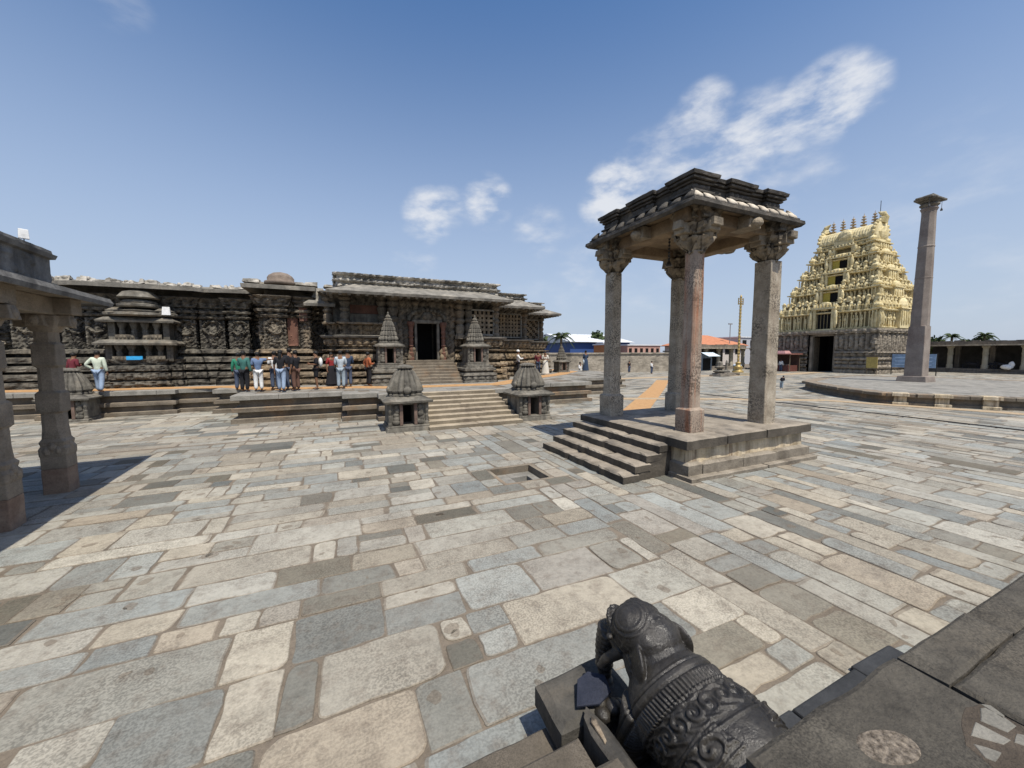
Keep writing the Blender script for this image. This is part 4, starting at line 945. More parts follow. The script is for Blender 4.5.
# ------------------------------------------------------------------ left mandapa
MD = thing('pillared_mandapa', 'weathered granite mandapa with heavy eave entering at the left edge', 'mandapa', (-5.25, 10.6, 0), local=True)
MD.rotation_euler = (0, 0, R(3.5)); MD.location = (-5.25, 10.6, 0)
def mpillar(x, y_):
    a = MB(); rings = []
    def ring(h, z, c):
        h *= .8; k = h * c; q = [(h, -h + k), (h, h - k), (h - k, h), (-h + k, h), (-h, h - k), (-h, -h + k), (-h + k, -h), (h - k, -h)]
        return [(x + u + .012 * N3(u * 5, z * 4, y_), y_ + v + .012 * N3(v * 5, z * 4, y_ + 3), z) for u, v in q]
    b = MB(); b.stack([ring(.235, z, .06) for z in (-.03, .2, .4, .5)], 8); ft = b.build('pillar_foot', M_mandfoot, MD, .015)
    for (h, z, c) in ((.235, .504, .06), (.232, .74, .06), (.25, .78, .1), (.255, .9, .12), (.225, .96, .2), (.24, 1.04, .15), (.205, 1.1, .3), (.2, 1.3, .5), (.2, 1.6, .5), (.225, 1.64, .1), (.222, 2.0, .08), (.195, 2.05, .5), (.19, 2.5, .5), (.215, 2.55, .1), (.21, 2.95, .08), (.185, 3.0, .5), (.185, 3.2, .5), (.22, 3.25, .2)): rings.append(ring(h, z, c))
    a.stack(rings, 8)
    for s_ in range(4):
        an = s_ * math.pi / 2
        for k in range(3): a.ell((x + .17 * math.cos(an) + .08 * (k - 1) * math.sin(an), y_ + .17 * math.sin(an) + .08 * (k - 1) * math.cos(an), .86 + .08 * (k == 1)), (.06, .06, .09), 8, 6, nz=.3)
    p_ = a.build('pillar', M_mand, MD, .01)
    c = MB(); c.lathe(x, y_, [(.17, 3.2), (.2, 3.28), (.24, 3.42), (.24, 3.52)], 16, sq=.7)
    for (dx, dy) in ((1, 0), (-1, 0), (0, 1), (0, -1)):
        c.cbox(x + dx * .26, y_ + dy * .26, 3.3, .12, .12, .235, (.03, .03), .02); c.ell((x + dx * .36, y_ + dy * .36, 3.4), (.08, .08, .11), 10, 6, nz=.3)
    c.build('capital', M_mand, MD, .015)
for i in range(3):
    for k in range(4): mpillar(-2.3 * i + (.13 if k == 1 and i == 0 else 0), -1.97 * k)
a = MB()
for k in range(4): a.box(-6.0, .45, -1.97 * k - .2, -1.97 * k + .2, 3.54, 3.86, j=.012)
for i in range(3): a.box(-2.3 * i - .2, -2.3 * i + .2, -7.8, .45, 3.535, 3.855, j=.012)
a.build('beam', M_mand, MD, .02)
a = MB(); a.box(-6.4, .6, -8.2, .6, 3.86, 3.98); a.build('ceiling', M_mand, MD)
a = MB(); mp_ = [(-6.6, .66), (-6.6, -8.3), (.6, -8.3), (.6, .66)]
a.sweep(mp_, [(3.9, -.4), (3.84, .1), (3.8, .12), (3.88, .14), (3.97, .1), (4.14, -.5), (4.2, -1.6)], .3, 0, lambda s_, z, i, t_, ln: .02 * N3(s_ * 1.6, z, i), True); a.build('eave', M_mroof, MD)
a = MB(); ip = [(-6.1, .2), (-6.1, -7.8), (.14, -7.8), (.14, .2)]
def prel(s_, z, i, t_, ln): return (.1 * max(0, T3(s_ * 2.2, z * 3.2, i, 3) - .3) if 4.2 < z < 4.6 else 0) + .012 * N3(s_ * 6, z * 6, 1)
a.sweep(ip, [(4.08, .0), (4.16, .0), (4.18, -.06), (4.62, -.06), (4.64, .0), (4.72, .03), (4.74, -.02), (4.8, -.03), (4.81, -1.5)], .05, .045, prel, True); a.build('parapet', M_mroof, MD)
fl = thing('floodlight', 'small white floodlight standing on the mandapa parapet', 'floodlight', (-5.6, 10.1, 4.9), local=True)
fl.scale = (.55, .55, .6); fl.location = (-5.2, 10.16, 4.79); fl.rotation_euler = (0, 0, R(35))
a = MB(); a.cbox(0, 0, 0, .05, .04, .03); a.tube([(0, 0, .02), (0, 0, .14)], .014, 6); a.build('bracket', M_cable, fl)
a = MB(); a.box(-.12, .12, -.05, .05, .13, .42, (.012, .012)); a.build('housing', M_white, fl, .015)

# ------------------------------------------------------------------ pillar on its platform
CX, CY = 38.6, 13.3
DP = [(31.9, 17.0), (29.8, 14.9), (28.0, 12.9), (26.9, 11.2), (26.5, 10.2), (26.9, 9.2), (27.9, 7.7), (28.7, 6.5), (29.8, 4.6), (31.5, 2.9), (36, 1.6), (43, 3), (46, 9), (46, 16), (43, 19.5), (37, 18.6)]
CP = thing('pillar_platform', 'low many-sided stone platform around the tall free-standing pillar', 'platform', (36, 10.5, 0))
a = MB(); a.sweep(DP, [(-.03, .12), (.12, .12), (.14, .0), (.44, -.02)], .3, .1, rc, True); a.build('base_wall', M_jag, CP)
a = MB(); n = len(DP)
for i in range(n):
    A, B = Vector(DP[i]), Vector(DP[(i + 1) % n]); d = B - A; ln = d.length; d /= ln; nn = Vector((d.y, -d.x)); m_ = max(1, round(ln / 1.2))
    for q in range(m_):
        p0 = A + d * (ln * q / m_ + .02); p1 = A + d * (ln * (q + 1) / m_ - .02)
        ov = rnd.uniform(.14, .24)
        slab(a, [(p0 + nn * ov)[:], (p1 + nn * ov)[:], (p1 - nn * .6)[:], (p0 - nn * .6)[:]], .44, .6 + rnd.uniform(-.006, .01), .02, .03, .25)
a.build('coping', M_jag, CP)
a = MB(); a.prism(DP, .4, .57); a.build('deck', M_jagtop, CP)
pv = MB(); y = 2.5
def inpoly(P_, x, y_):
    c = False
    for i in range(len(P_)):
        (xa, ya), (xb, yb) = P_[i], P_[(i + 1) % len(P_)]
        if (ya > y_) != (yb > y_) and x < (xb - xa) * (y_ - ya) / (yb - ya) + xa: c = not c
    return c
while y < 19:
    wd = rnd.uniform(.7, 1.1); x = 26.5
    while x < 46:
        ln = rnd.uniform(1, 2.2)
        if all(inpoly(DP, *q) for q in ((x - .2, y - .2), (x + ln + .2, y - .2), (x + ln + .2, y + wd + .2), (x - .2, y + wd + .2))):
            slab(pv, [(x + .01, y + .01), (x + ln - .01, y + .01), (x + ln - .01, y + wd - .01), (x + .01, y + wd - .01)], .55, .585 + rnd.uniform(-.006, .006), .012, .01, .4)
        x += ln
    y += wd
pv.build('deck_paving', M_jagtop, CP)
for (x, y_, an) in ((26.75, 9.75, 205), (27.45, 8.45, 213), (28.3, 7.1, 213), (29.25, 5.5, 212), (30.5, 3.9, 220)):      # pale buttress stones
    a = MB(); an = R(an); u, v = Vector((math.cos(an), math.sin(an))), Vector((-math.sin(an), math.cos(an)))
    def qq(o0, o1, w): c = Vector((x, y_)); return [(c + u * o1 - v * w)[:], (c + u * o1 + v * w)[:], (c + u * o0 + v * w)[:], (c + u * o0 - v * w)[:]]
    slab(a, qq(-.3, .3, .3), 0, .14, .012, .02); slab(a, qq(-.3, .14, .24), .14, .46, .012, .02); slab(a, qq(-.3, .3, .32), .46, .63, .012, .025); a.build('buttress', M_pbase, CP)
PO = thing('stone_pillar', 'tall tapering free-standing granite pillar with a flat bracketed top', 'pillar', (CX, CY, .6))
M_col = stone('column_granite', (.2, .165, .14), (.31, .265, .225), scale=1.2, bump=.4, bscale=12, stain=(.16, .11, .09), samt=.5, speck=.2)
a = MB(); a.box(CX - .82, CX + .82, CY - .82, CY + .82, .56, .98, (.06, .06), .02); a.build('pedestal', M_col, PO, .03)
a = MB(); rings = []
def cr(h, z, c):
    k = h * c; rings.append([(CX + x, CY + y_, z) for x, y_ in [(h, -h + k), (h, h - k), (h - k, h), (-h + k, h), (-h, h - k), (-h, -h + k), (-h + k, -h), (h - k, -h)]])
for (h, z, c) in ((.5, .97, .05), (.48, 3.3, .05), (.45, 4.6, .05), (.46, 4.62, .55), (.42, 8.0, .57), (.44, 8.03, .57), (.42, 8.1, .57), (.39, 10.2, .57), (.42, 10.25, .57), (.39, 10.35, .57), (.35, 12.5, .57), (.36, 12.7, .57), (.44, 12.9, .57), (.37, 13.0, .57)): cr(h, z, c)
a.stack(rings, 8); a.build('shaft', M_col, PO, .02)
a = MB(); a.lathe(CX, CY, [(.38, 13.0), (.52, 13.12), (.52, 13.2), (.42, 13.26), (.52, 13.36), (.56, 13.42)], 24)
a.box(CX - .8, CX + .8, CY - .6, CY + .6, 13.42, 13.54, (.0, .0), .02)
for s_ in (-1, 1):
    a.box(CX + s_ * .85 - .16, CX + s_ * .85 + .16, CY - .45, CY + .45, 13.5, 13.62, .03, .02)
a.cbox(CX, CY, 13.58, .6, .45, .12, (.05, .05), .02); a.cbox(CX, CY, 13.7, .42, .34, .12, (.06, .06), .02)
a.build('bracket_top', M_shr, PO, .02)
for s_ in (-1, 1):
    a = MB(); a.tube([(CX + s_ * .95, CY - .3, 13.5), (CX + s_ * .95, CY - .3, 13.0)], .012, 5); a.lathe(CX + s_ * .95, CY - .3, [(.07, 12.82), (.07, 12.88), (.03, 13.0)], 8); a.build('hanging_bell', M_black, PO)
# ------------------------------------------------------------------ gateway tower (gopura)
GP = thing('gateway_tower', 'tall cream gateway tower of crowded tiers over a grey stone gate', 'gateway tower', (67.5, 31, 0))
GX0, GX1, GY0, GY1 = 61.3, 73.7, 25.0, 37.0
G0, G1 = 29.25, 32.5
def grel(s_, z, i, t, ln):
    r = carve(s_, z, .1, 3, 3)
    if .5 < z < 2.7: r += .22 * lattice(s_, z, .8, .55)
    elif 3.1 < z < 5.3:
        u = (s_ / 1.15) % 1 - .5
        r += .2 if abs(u) > .36 else 0
        if (u / .22) ** 2 + ((z - 4.1) / .8) ** 2 < 1: r += .18
    return r
gprof = [(-.03, .25), (.4, .25), (.45, .1), (.6, .1), (.65, .22), (1.1, .2), (1.15, .05), (1.7, .1), (1.75, .25), (2.0, .2), (2.05, .05), (2.6, .05), (2.65, .3), (2.85, .32), (2.9, .0), (5.2, .0), (5.25, .22), (5.5, .34), (5.76, .3), (5.78, -.5)]
a = MB(); a.sweep([(GX0, GY1), (GX0, G1)], gprof, .16, .12, grel); a.sweep([(GX0, G0), (GX0, GY0), (GX1, GY0), (GX1, GY1), (GX0 + .1, GY1)], gprof, .16, .12, grel)
a.sweep([(GX0, G1 + .02), (GX0, G0 - .02)], [(5.2, .06), (5.25, .24), (5.5, .36), (5.76, .32), (5.78, -.5)], .2, .1, None)
a.build('stone_base', M_gopbase, GP)
a = MB(); a.box(GX0 + .2, GX0 + .7, G0, G0 + .35, 0, 5.2); a.box(GX0 + .2, GX0 + .7, G1 - .35, G1, 0, 5.2); a.box(GX0 + .2, GX0 + .7, G0, G1, 5.0, 5.3); a.build('gate_frame', M_gopbase, GP, .03)
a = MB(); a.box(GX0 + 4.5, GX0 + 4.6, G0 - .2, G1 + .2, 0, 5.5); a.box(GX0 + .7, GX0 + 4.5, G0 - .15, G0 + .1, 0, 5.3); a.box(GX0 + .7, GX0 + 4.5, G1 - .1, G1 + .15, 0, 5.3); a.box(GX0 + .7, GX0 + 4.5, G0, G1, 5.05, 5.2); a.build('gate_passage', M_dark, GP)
a = MB(); a.box(GX0 + .75, GX0 + 2.1, G1 - .3, G1 - .2, .0, 4.9); a.build('gate_leaf', M_trunk, GP)
TZ = [5.78, 9.5, 12.0, 14.3, 16.5]
HW = [5.85, 5.05, 4.35, 3.7, 3.15]; HD = [5.7, 4.4, 3.4, 2.55, 1.9]
gx, gy = 67.5, 31.0
def tier(k):
    z0 = TZ[k]; z1 = TZ[k + 1] if k < 4 else 17.9
    hw, hd = HW[k], HD[k]; h = z1 - z0
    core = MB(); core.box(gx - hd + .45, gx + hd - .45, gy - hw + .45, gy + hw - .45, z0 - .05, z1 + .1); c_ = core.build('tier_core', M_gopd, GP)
    a = MB()
    for (hh, o) in ((0, .25), (.16, .12), (.26, .3)): a.box(gx - hd - o + .1, gx + hd + o - .1, gy - hw - o + .1, gy + hw + o - .1, z0 + hh * .5, z0 + hh * .5 + .1)
    zc = z0 + h * .60
    a.sweep([(gx - hd, gy + hw), (gx - hd, gy - hw), (gx + hd, gy - hw), (gx + hd, gy + hw)], [(zc, -.3), (zc + .04, .05), (zc + .12, .28), (zc + .22, .3), (zc + .3, .05), (zc + .34, -.5)], .25, 0, lambda s_, z, i, t, ln: .06 * math.sin(s_ * 6.3), True)
    def side(p0, p1, nx_, ny_, front):
        P0, P1 = Vector(p0), Vector(p1); ln = (P1 - P0).length; d = (P1 - P0) / ln; nn = Vector((nx_, ny_))
        m_ = max(7, int(ln / .46)); 
        if m_ % 2 == 0: m_ += 1
        for q in range(m_ + 1):                       # slender pilasters
            t = ln * q / m_
            if front and abs(t - ln / 2) < .95: continue
            c = P0 + d * t - nn * .15
            a.cbox(c.x, c.y, z0 + .2, .06, .06, zc - z0 - .15); a.cbox(c.x, c.y, zc - .2, .11, .11, .1); a.cbox(c.x, c.y, z0 + .22, .1, .1, .12)
        for q in range(m_):                           # stucco figures between them
            t = ln * (q + .5) / m_
            if front and abs(t - ln / 2) < 1.0: continue
            c = P0 + d * t - nn * .02 + Vector((rnd.uniform(-.06, .06), rnd.uniform(-.06, .06))); fh = (zc - z0 - .3) * rnd.uniform(.75, .95)
            if rnd.random() < .8:
                a.ell((c.x, c.y, z0 + .25 + fh * .3), (.1, .1, fh * .34), 7, 5, nz=.4); a.ell((c.x, c.y, z0 + .25 + fh * .62), (.15, .15, fh * .16), 7, 5, nz=.5); a.ell((c.x, c.y, z0 + .25 + fh * .86), (.075, .075, fh * .12), 7, 5); a.tube([(c.x, c.y, z0 + .25 + fh * .7), (c.x + rnd.uniform(-.2, .2), c.y + rnd.uniform(-.2, .2), z0 + .25 + fh * rnd.uniform(.5, 1))], .035, 4)
        m2 = max(5, int(ln / .78))
        for q in range(m2):                           # row of aedicules with round tops above the cornice
            t = ln * (q + .5) / m2
            if front and abs(t - ln / 2) < 1.0: continue
            c = P0 + d * t - nn * .18; w = ln / m2 * .36; hh = (z1 - zc - .34)
            ax, ay = (w, .3) if abs(d.x) > .5 else (.3, w)
            a.cbox(c.x, c.y, zc + .3, ax * .8, ay * .8, hh * .45, j=.02); a.cbox(c.x, c.y, zc + .3 + hh * .45, ax * 1.08, ay * 1.08, .09, j=.02)
            a.ell((c.x, c.y, zc + .34 + hh * .5), (ax * .9, ay * .9, hh * .5), 8, 6, nz=.25); a.cbox(c.x + nn.x * .2, c.y + nn.y * .2, zc + .36, ax * .3, ay * .3, hh * .3); a.ell((c.x, c.y, z1 + .06), (.06, .06, .16), 6, 4)
            f = c + nn * .32; a.ell((f.x, f.y, zc + .3 + hh * .3), (.1, .1, hh * .34), 6, 5, nz=.4); g_ = c + d * (ln / m2 * .5) + nn * .1; a.ell((g_.x, g_.y, zc + .3 + hh * .35), (.12, .12, hh * .4), 6, 5, nz=.5)
    def ledge(p0, p1, nn, front):                        # row of little figures along the ledge above
        P0, P1 = Vector(p0), Vector(p1); ln = (P1 - P0).length; d = (P1 - P0) / ln; m_ = int(ln / .5)
        for q in range(m_):
            t = ln * (q + .5) / m_
            if front and abs(t - ln / 2) < 1.2: continue
            c = P0 + d * t - Vector(nn) * (.34 if front else .3); hh = rnd.uniform(.3, .55)
            a.ell((c.x, c.y, z1 + hh * .4), (.17, .17, hh * .6), 8, 6, nz=.8)
            if q % 2 == 0: a.cbox(c.x, c.y, z1 - .05, .19, .19, .42, (.02, .02), .03); a.cbox(c.x, c.y, z1 + .37, .25, .25, .08, 0, .02); a.ell((c.x, c.y, z1 + .5), (.2, .2, .2), 8, 6, nz=.3)
    if k < 4:
        ledge((gx - hd, gy + hw), (gx - hd, gy - hw), (-1, 0), True); ledge((gx - hd, gy - hw), (gx + hd, gy - hw), (0, -1), False)
    side((gx - hd, gy + hw), (gx - hd, gy - hw), -1, 0, True); side((gx - hd, gy - hw), (gx + hd, gy - hw), 0, -1, False)
    side((gx + hd, gy - hw), (gx + hd, gy + hw), 1, 0, True); side((gx + hd, gy + hw), (gx - hd, gy + hw), 0, 1, False)
    # projecting central bays
    for s_ in (-1,):
        x0 = gx - hd - .35
        for y_ in (gy - 1.25, gy + .95): a.box(x0, gx - hd + .4, y_, y_ + .3, z0 + .1, z0 + h * .78, j=.02)
        a.box(x0 - .15, gx - hd + .3, gy - 1.45, gy + 1.45, z0 + h * .78, z0 + h * .86, j=.02); a.box(x0 - .12, gx - hd + .3, gy - 1.4, gy + 1.4, z0 + .0, z0 + .16, j=.02)
        for y_ in (gy - 1.5, gy + 1.5): a.ell((x0 - .1, y_, z0 + h * .4), (.2, .24, h * .32), 8, 6, nz=.3)
        a.ell((x0 + .3, gy, z0 + h * .9), (.28, .8, h * .16), 12, 7, nz=.3)
        for q in range(7): a.ell((x0 - .05, gy - 1.2 + q * .4, z0 + h * .9), (.1, .12, h * .1), 6, 5, nz=.4)
    for (cx_, cy_) in ((gx - hd, gy - hw), (gx - hd, gy + hw), (gx + hd, gy - hw)):      # corner shrines
        a.cbox(cx_ + .15 * (1 if cx_ < gx else -1), cy_ + .15 * (1 if cy_ < gy else -1), z0 + .15, .3, .3, h * .5, .03, .02); a.cbox(cx_, cy_, zc + .2, .5, .5, .14, 0, .02); a.cbox(cx_ + .1 * (1 if cx_ < gx else -1), cy_ + .1 * (1 if cy_ < gy else -1), zc + .34, .3, .3, .3, .04, .02); a.ell((cx_ + .1 * (1 if cx_ < gx else -1), cy_ + .1 * (1 if cy_ < gy else -1), zc + .68), (.46, .46, .36), 10, 7, nz=.25); a.ell((cx_, cy_, zc + 1.1), (.09, .09, .25), 6, 5)
        for (dx_, dy_) in ((-.36, -.36), (-.36, 0), (-.36, .36), (0, -.36), (.36, -.36)): a.cbox(cx_ + dx_ + .1 * (1 if cx_ < gx else -1), cy_ + dy_ + .1 * (1 if cy_ < gy else -1), z0 + .15, .05, .05, zc - z0 - .1)
        for q in range(3): a.ell((cx_ - .35 + .3 * q, cy_ - .42, z0 + h * .33), (.11, .11, h * .22), 6, 5, nz=.5)
    yb = gy - hw
    a.cbox(gx, yb - .1, z0 + .1, 1.2, .35, h * .7, j=.02); a.cbox(gx, yb - .1, z0 + h * .7, 1.45, .5, .14, j=.02); a.ell((gx, yb - .1, z0 + h * .84), (1.1, .4, h * .24), 10, 6, nz=.15)
    for q in range(4): a.ell((gx - .9 + q * .6, yb - .5, z0 + h * .38), (.15, .12, h * .26), 7, 5, nz=.3)
    tr = a.build('tier', M_gop, GP)
    if k < 4:
        b = MB(); b.box(gx - hd - .02, gx - hd + .02, gy - .93, gy + .93, z0 + .22, z0 + h * .74); b.build('window_opening', M_dark, GP)
        b = MB(); w_ = (.93 - .2) if k else .0
        if k: b.box(gx - hd - .1, gx - hd - .03, gy + .1, gy + .93, z0 + .22, z0 + h * .74); b.build('yellow_shutter', M_yel, GP)
        else:
            for q in range(5): b.box(gx - hd - .1, gx - hd - .05, gy - .8 + q * .4 - .03, gy - .8 + q * .4 + .03, z0 + .22, z0 + h * .74)
            b.build('window_bars', M_gopd, GP)
for k in range(5): tier(k)
a = MB(); rings = []                                   # barrel vault along y
vz = 17.9; hw, hd = 3.15, 1.8
prof = [(1.05, 0), (1.12, .15), (1.0, .3), (1.08, .5), (1.1, .95), (1.0, 1.45), (.8, 1.9), (.5, 2.2), (.2, 2.32), (0, 2.34)]
full = [(-x, z) for x, z in prof] + [(x, z) for x, z in prof[::-1][1:]]
m_ = 40
for i in range(m_ + 1):
    y_ = gy - hw + 2 * hw * i / m_; sc = 1 + .03 * (i % 2)
    rings.append([(gx + x * hd * sc, y_, vz + z) for x, z in full])
a.stack(rings, len(full))
for i in range(12):
    for s_ in (-1, 1): a.ell((gx + s_ * hd * 1.06, gy - hw + 2 * hw * (i + .5) / 12, vz + .7), (.18, .26, .34), 8, 6, nz=.25)
a.ell((gx - hd * 1.0, gy, vz + 1.1), (.5, .95, .95), 14, 9, nz=.15); a.cbox(gx - hd * 1.1, gy, vz, .3, 1.1, .5, j=.02)
vt = a.build('barrel_vault', M_gop, GP)
for s_ in (-1, 1):
    b = MB(); y_ = gy + s_ * (hw + .05); b.ell((gx, y_, vz + 1.15), (1.95, .3, 1.5), 20, 10, nz=.12); b.ell((gx, y_ + s_ * .2, vz + 1.0), (1.2, .22, .9), 14, 8, nz=.2)
    for q in range(11):
        t = math.pi * q / 10; b.ell((gx - 2.0 * math.cos(t), y_, vz + 1.0 + 1.65 * math.sin(t)), (.24, .2, .24), 7, 5, nz=.2)
    b.tube([(gx, y_, vz + 2.4), (gx, y_ + s_ * .25, vz + 3.0), (gx, y_ + s_ * .1, vz + 3.5), (gx, y_ - s_ * .45, vz + 3.85)], [.62, .5, .34, .06], 10)
    b.build('horned_gable', M_gop, GP)
for k in range(5):
    y_ = gy - 2.4 + 1.2 * k; z = vz + 2.2; b = MB()
    b.lathe(gx, y_, [(.12, z), (.12, z + .25), (.36, z + .36), (.38, z + .44), (.13, z + .52), (.12, z + .68), (.33, z + .76), (.34, z + .84), (.11, z + .92), (.1, z + 1.06), (.29, z + 1.14), (.29, z + 1.22), (.09, z + 1.3), (.09, z + 1.42), (.22, z + 1.5), (.2, z + 1.58), (.05, z + 1.68), (.015, z + 2.0)], 14); b.build('finial', M_brz, GP)
b = MB(); b.tube([(gx, gy - 2.95, vz + 2.3), (gx, gy - 2.95, vz + 5.3)], .035, 5); b.build('lightning_rod', M_cable, GP)

# ------------------------------------------------------------------ cloisters and far walls
M_clo = stone('cloister_stone', (.15, .13, .105), (.26, .225, .18), scale=.8, bump=.5, bscale=6, streak=.4)
M_clop = stone('pale_pillar_stone', (.3, .27, .2), (.44, .4, .31), scale=1.2, bump=.5)
def cloister(name, label, p0, p1, depth, h, step, side):
    """open pillared gallery from p0 to p1; side=+1: depth lies to the left of p0->p1"""
    t = thing(name, label, 'cloister', ((p0[0] + p1[0]) / 2, (p0[1] + p1[1]) / 2, 0))
    A, B = Vector(p0), Vector(p1); ln = (B - A).length; d = (B - A) / ln; nn = Vector((-d.y, d.x)) * side
    def quad(o0, o1, a0=0, a1=None):
        a1 = ln if a1 is None else a1; q = [A + d * a0 + nn * o0, A + d * a1 + nn * o0, A + d * a1 + nn * o1, A + d * a0 + nn * o1]
        q = [p[:] for p in q]; return q if side > 0 else q[::-1]
    a = MB(); a.prism(quad(-.5, depth), -.02, .22); a.prism(quad(0, depth), .22, .55); a.build('plinth', M_clo, t, .03)
    a = MB(); a.prism(quad(depth - .4, depth), .55, h - .3); a.build('back_wall', stone('cloister_back', (.05, .045, .038), (.1, .09, .075), scale=1), t)
    a = MB(); a.prism(quad(-.9, depth + .2), h - .62, h - .48); a.build('eave', M_pale, t, .02)
    a = MB(); a.prism(quad(-.2, depth), h - .48, h - .12); a.prism(quad(.1, depth - .2), h - .12, h); 
    s_ = 0
    while s_ < ln - 1.2: 
        w = rnd.uniform(.5, 1.1); a.prism(quad(.15, .5, s_, s_ + w), h, h + rnd.uniform(.03, .14)); s_ += w + rnd.uniform(.1, .8)
    a.build('roof', M_clo, t)
    n = int(ln / step)
    for i in range(n + 1):
        c = A + d * (ln * i / n) + nn * .35; a = MB()
        a.lathe(c.x, c.y, [(.3, .55), (.3, 1.0), (.25, 1.1), (.25, 1.9), (.24, 2.3), (.28, 2.5), (.25, 2.7), (.25, h - .95), (.36, h - .8), (.36, h - .62)], 12, sq=.6); a.build('pillar', M_clop, t)
        c = A + d * (ln * i / n) + nn * (depth * .55); a = MB(); a.lathe(c.x, c.y, [(.3, .55), (.25, 1.1), (.24, 2.9), (.3, h - .62)], 8, sq=.6); a.build('pillar', M_clo, t)
    return t
cloister('pillared_cloister', 'long low cloister of pale pillars and dark bays right of the gateway', (75.5, 26.0), (75.5, -11.4), 5, 4.15, 2.877, 1)
cloister('pillared_cloister', 'short stretch of cloister behind the golden mast', (62.6, 42.8), (50.5, 42.8), 4.5, 4.0, 3.0, -1)
cloister('pillared_cloister', 'narrow cloister left of the gateway stall', (63.2, 42.2), (63.2, 37.4), 4.5, 4.0, 2.2, 1)
a = MB(); 
def wallrel(s_, z, i, t, ln): return .05 * N3(math.floor(s_ / .8) * 3.1 + .5, math.floor(z / .45) * 2.3, 1) + .04 * N3(s_ * 4, z * 4, 3)
WA = thing('compound_wall', 'long weathered ashlar compound wall in front of the blue building', 'wall', (35, 43, 0))
a.sweep([(18, 43), (46, 43), (46, 44)], [(-.02, 0), (2.6, 0), (2.62, .15), (2.8, .16), (2.82, -.6)], .2, .15, wallrel); a.build('masonry', stone('ashlar', (.24, .21, .165), (.38, .335, .27), scale=.9, bump=.6, bscale=6, stain=(.1, .09, .075), samt=.7), WA)
a = MB(); a.box(46.0, 50.4, 42.9, 44.5, 0, 2.9, .05, .02); a.box(45.8, 50.6, 42.6, 44.6, 2.9, 3.1); a.build('dark_bay', M_clo, WA, .03)
WB = thing('dark_lean_to', 'low dark store against the compound wall with a pale sloping awning', 'shed', (49, 42, 0))
M_bgrey = plain('blue_grey_sheet', (.17, .21, .25), .6)
a = MB(); a.box(47.6, 52.6, 41.2, 42.5, 0, 2.5); a.build('sheet_wall', M_bgrey, WB)
a = MB()
for k in range(6): a.box(47.7 + .8 * k, 47.76 + .8 * k, 41.14, 41.2, 0, 2.5)
a.build('wall_rib', MATS['blue_grey_sheet'], WB)
a = MB(); a.box(50.6, 52.2, 41.12, 41.19, .1, 1.9); a.build('dark_doorway', M_dark, WB)
a = MB(); a.stack([[(50.3, 40.0, 2.2), (52.9, 40.0, 2.2), (52.9, 41.3, 2.75), (50.3, 41.3, 2.75)], [(50.3, 40.0, 2.25), (52.9, 40.0, 2.25), (52.9, 41.3, 2.8), (50.3, 41.3, 2.8)]], 4); a.build('awning', plain('pale_blue_awning', (.62, .72, .76), .7), WB)

# buildings beyond the wall
def house(name, label, x0, x1, y0, y1, h, wall, roof, kind, rh=1.5, nwin=0, wmat=None, over=.5):
    t = thing(name, label, 'building', ((x0 + x1) / 2, (y0 + y1) / 2, 0))
    a = MB(); a.box(x0, x1, y0, y1, 0, h); a.build('wall', wall, t)
    a = MB()
    if kind == 'hip':
        o = over; a.stack([[(x0 - o, y0 - o, h), (x1 + o, y0 - o, h), (x1 + o, y1 + o, h), (x0 - o, y1 + o, h)], [(x0 - o, y0 - o, h + .15), (x1 + o, y0 - o, h + .15), (x1 + o, y1 + o, h + .15), (x0 - o, y1 + o, h + .15)],
            [(x0 + (x1 - x0) * .42, (y0 + y1) / 2 - .2, h + rh), (x0 + (x1 - x0) * .58, (y0 + y1) / 2 - .2, h + rh), (x0 + (x1 - x0) * .58, (y0 + y1) / 2 + .2, h + rh), (x0 + (x1 - x0) * .42, (y0 + y1) / 2 + .2, h + rh)]], 4)
    elif kind == 'gable':
        o = over; ym = (y0 + y1) / 2; a.stack([[(x0 - o, y0 - o, h + .02), (x1 + o, y0 - o, h + .02), (x1 + o, y1 + o, h + .02), (x0 - o, y1 + o, h + .02)], [(x0 - o, y0 - o, h + .14), (x1 + o, y0 - o, h + .14), (x1 + o, y1 + o, h + .14), (x0 - o, y1 + o, h + .14)], [(x0 - o, ym - .05, h + rh), (x1 + o, ym - .05, h + rh), (x1 + o, ym + .05, h + rh), (x0 - o, ym + .05, h + rh)]], 4)
    else: a.box(x0 - .2, x1 + .2, y0 - .2, y1 + .2, h, h + .25)
    a.build('roof', roof, t)
    for k in range(nwin):
        w = (x1 - x0) / nwin; a = MB(); a.box(x0 + w * (k + .25), x0 + w * (k + .75), y0 - .04, y0 + .02, h - 1.9, h - .6); a.build('window', wmat or M_dark, t)
    return t
M_blue = plain('blue_sheeting', (.04, .085, .24), .6); M_wroof = plain('white_metal_roof', (.66, .68, .7), .6); M_tile = stone('orange_roof_tiles', (.42, .16, .08), (.54, .235, .13), scale=2, bump=.4, bscale=20)
M_plast = plain('pale_plaster', (.55, .5, .45), .85); M_pink = plain('pink_plaster', (.5, .3, .24), .85)
house('blue_building', 'large blue sheeted hall with a shallow white roof beyond the wall', 48.5, 66, 75, 95, 5.3, M_blue, M_wroof, 'gable', 2.4, 0, None, .8)
house('white_annex', 'small white walled block fixed to the blue hall', 55.5, 59.5, 72, 74.6, 5.0, M_plast, M_wroof, 'flat', 0, 2)
house('pink_house', 'low pink house with a row of dark openings over the wall', 57.5, 67, 66, 72, 4.4, M_pink, M_wroof, 'flat', 0, 6)
house('orange_shop', 'small orange fronted shop peeping over the compound wall', 51.8, 55.0, 66.5, 70.5, 4.5, plain('orange_paint', (.4, .17, .07), .8), M_wroof, 'flat', 0, 1)
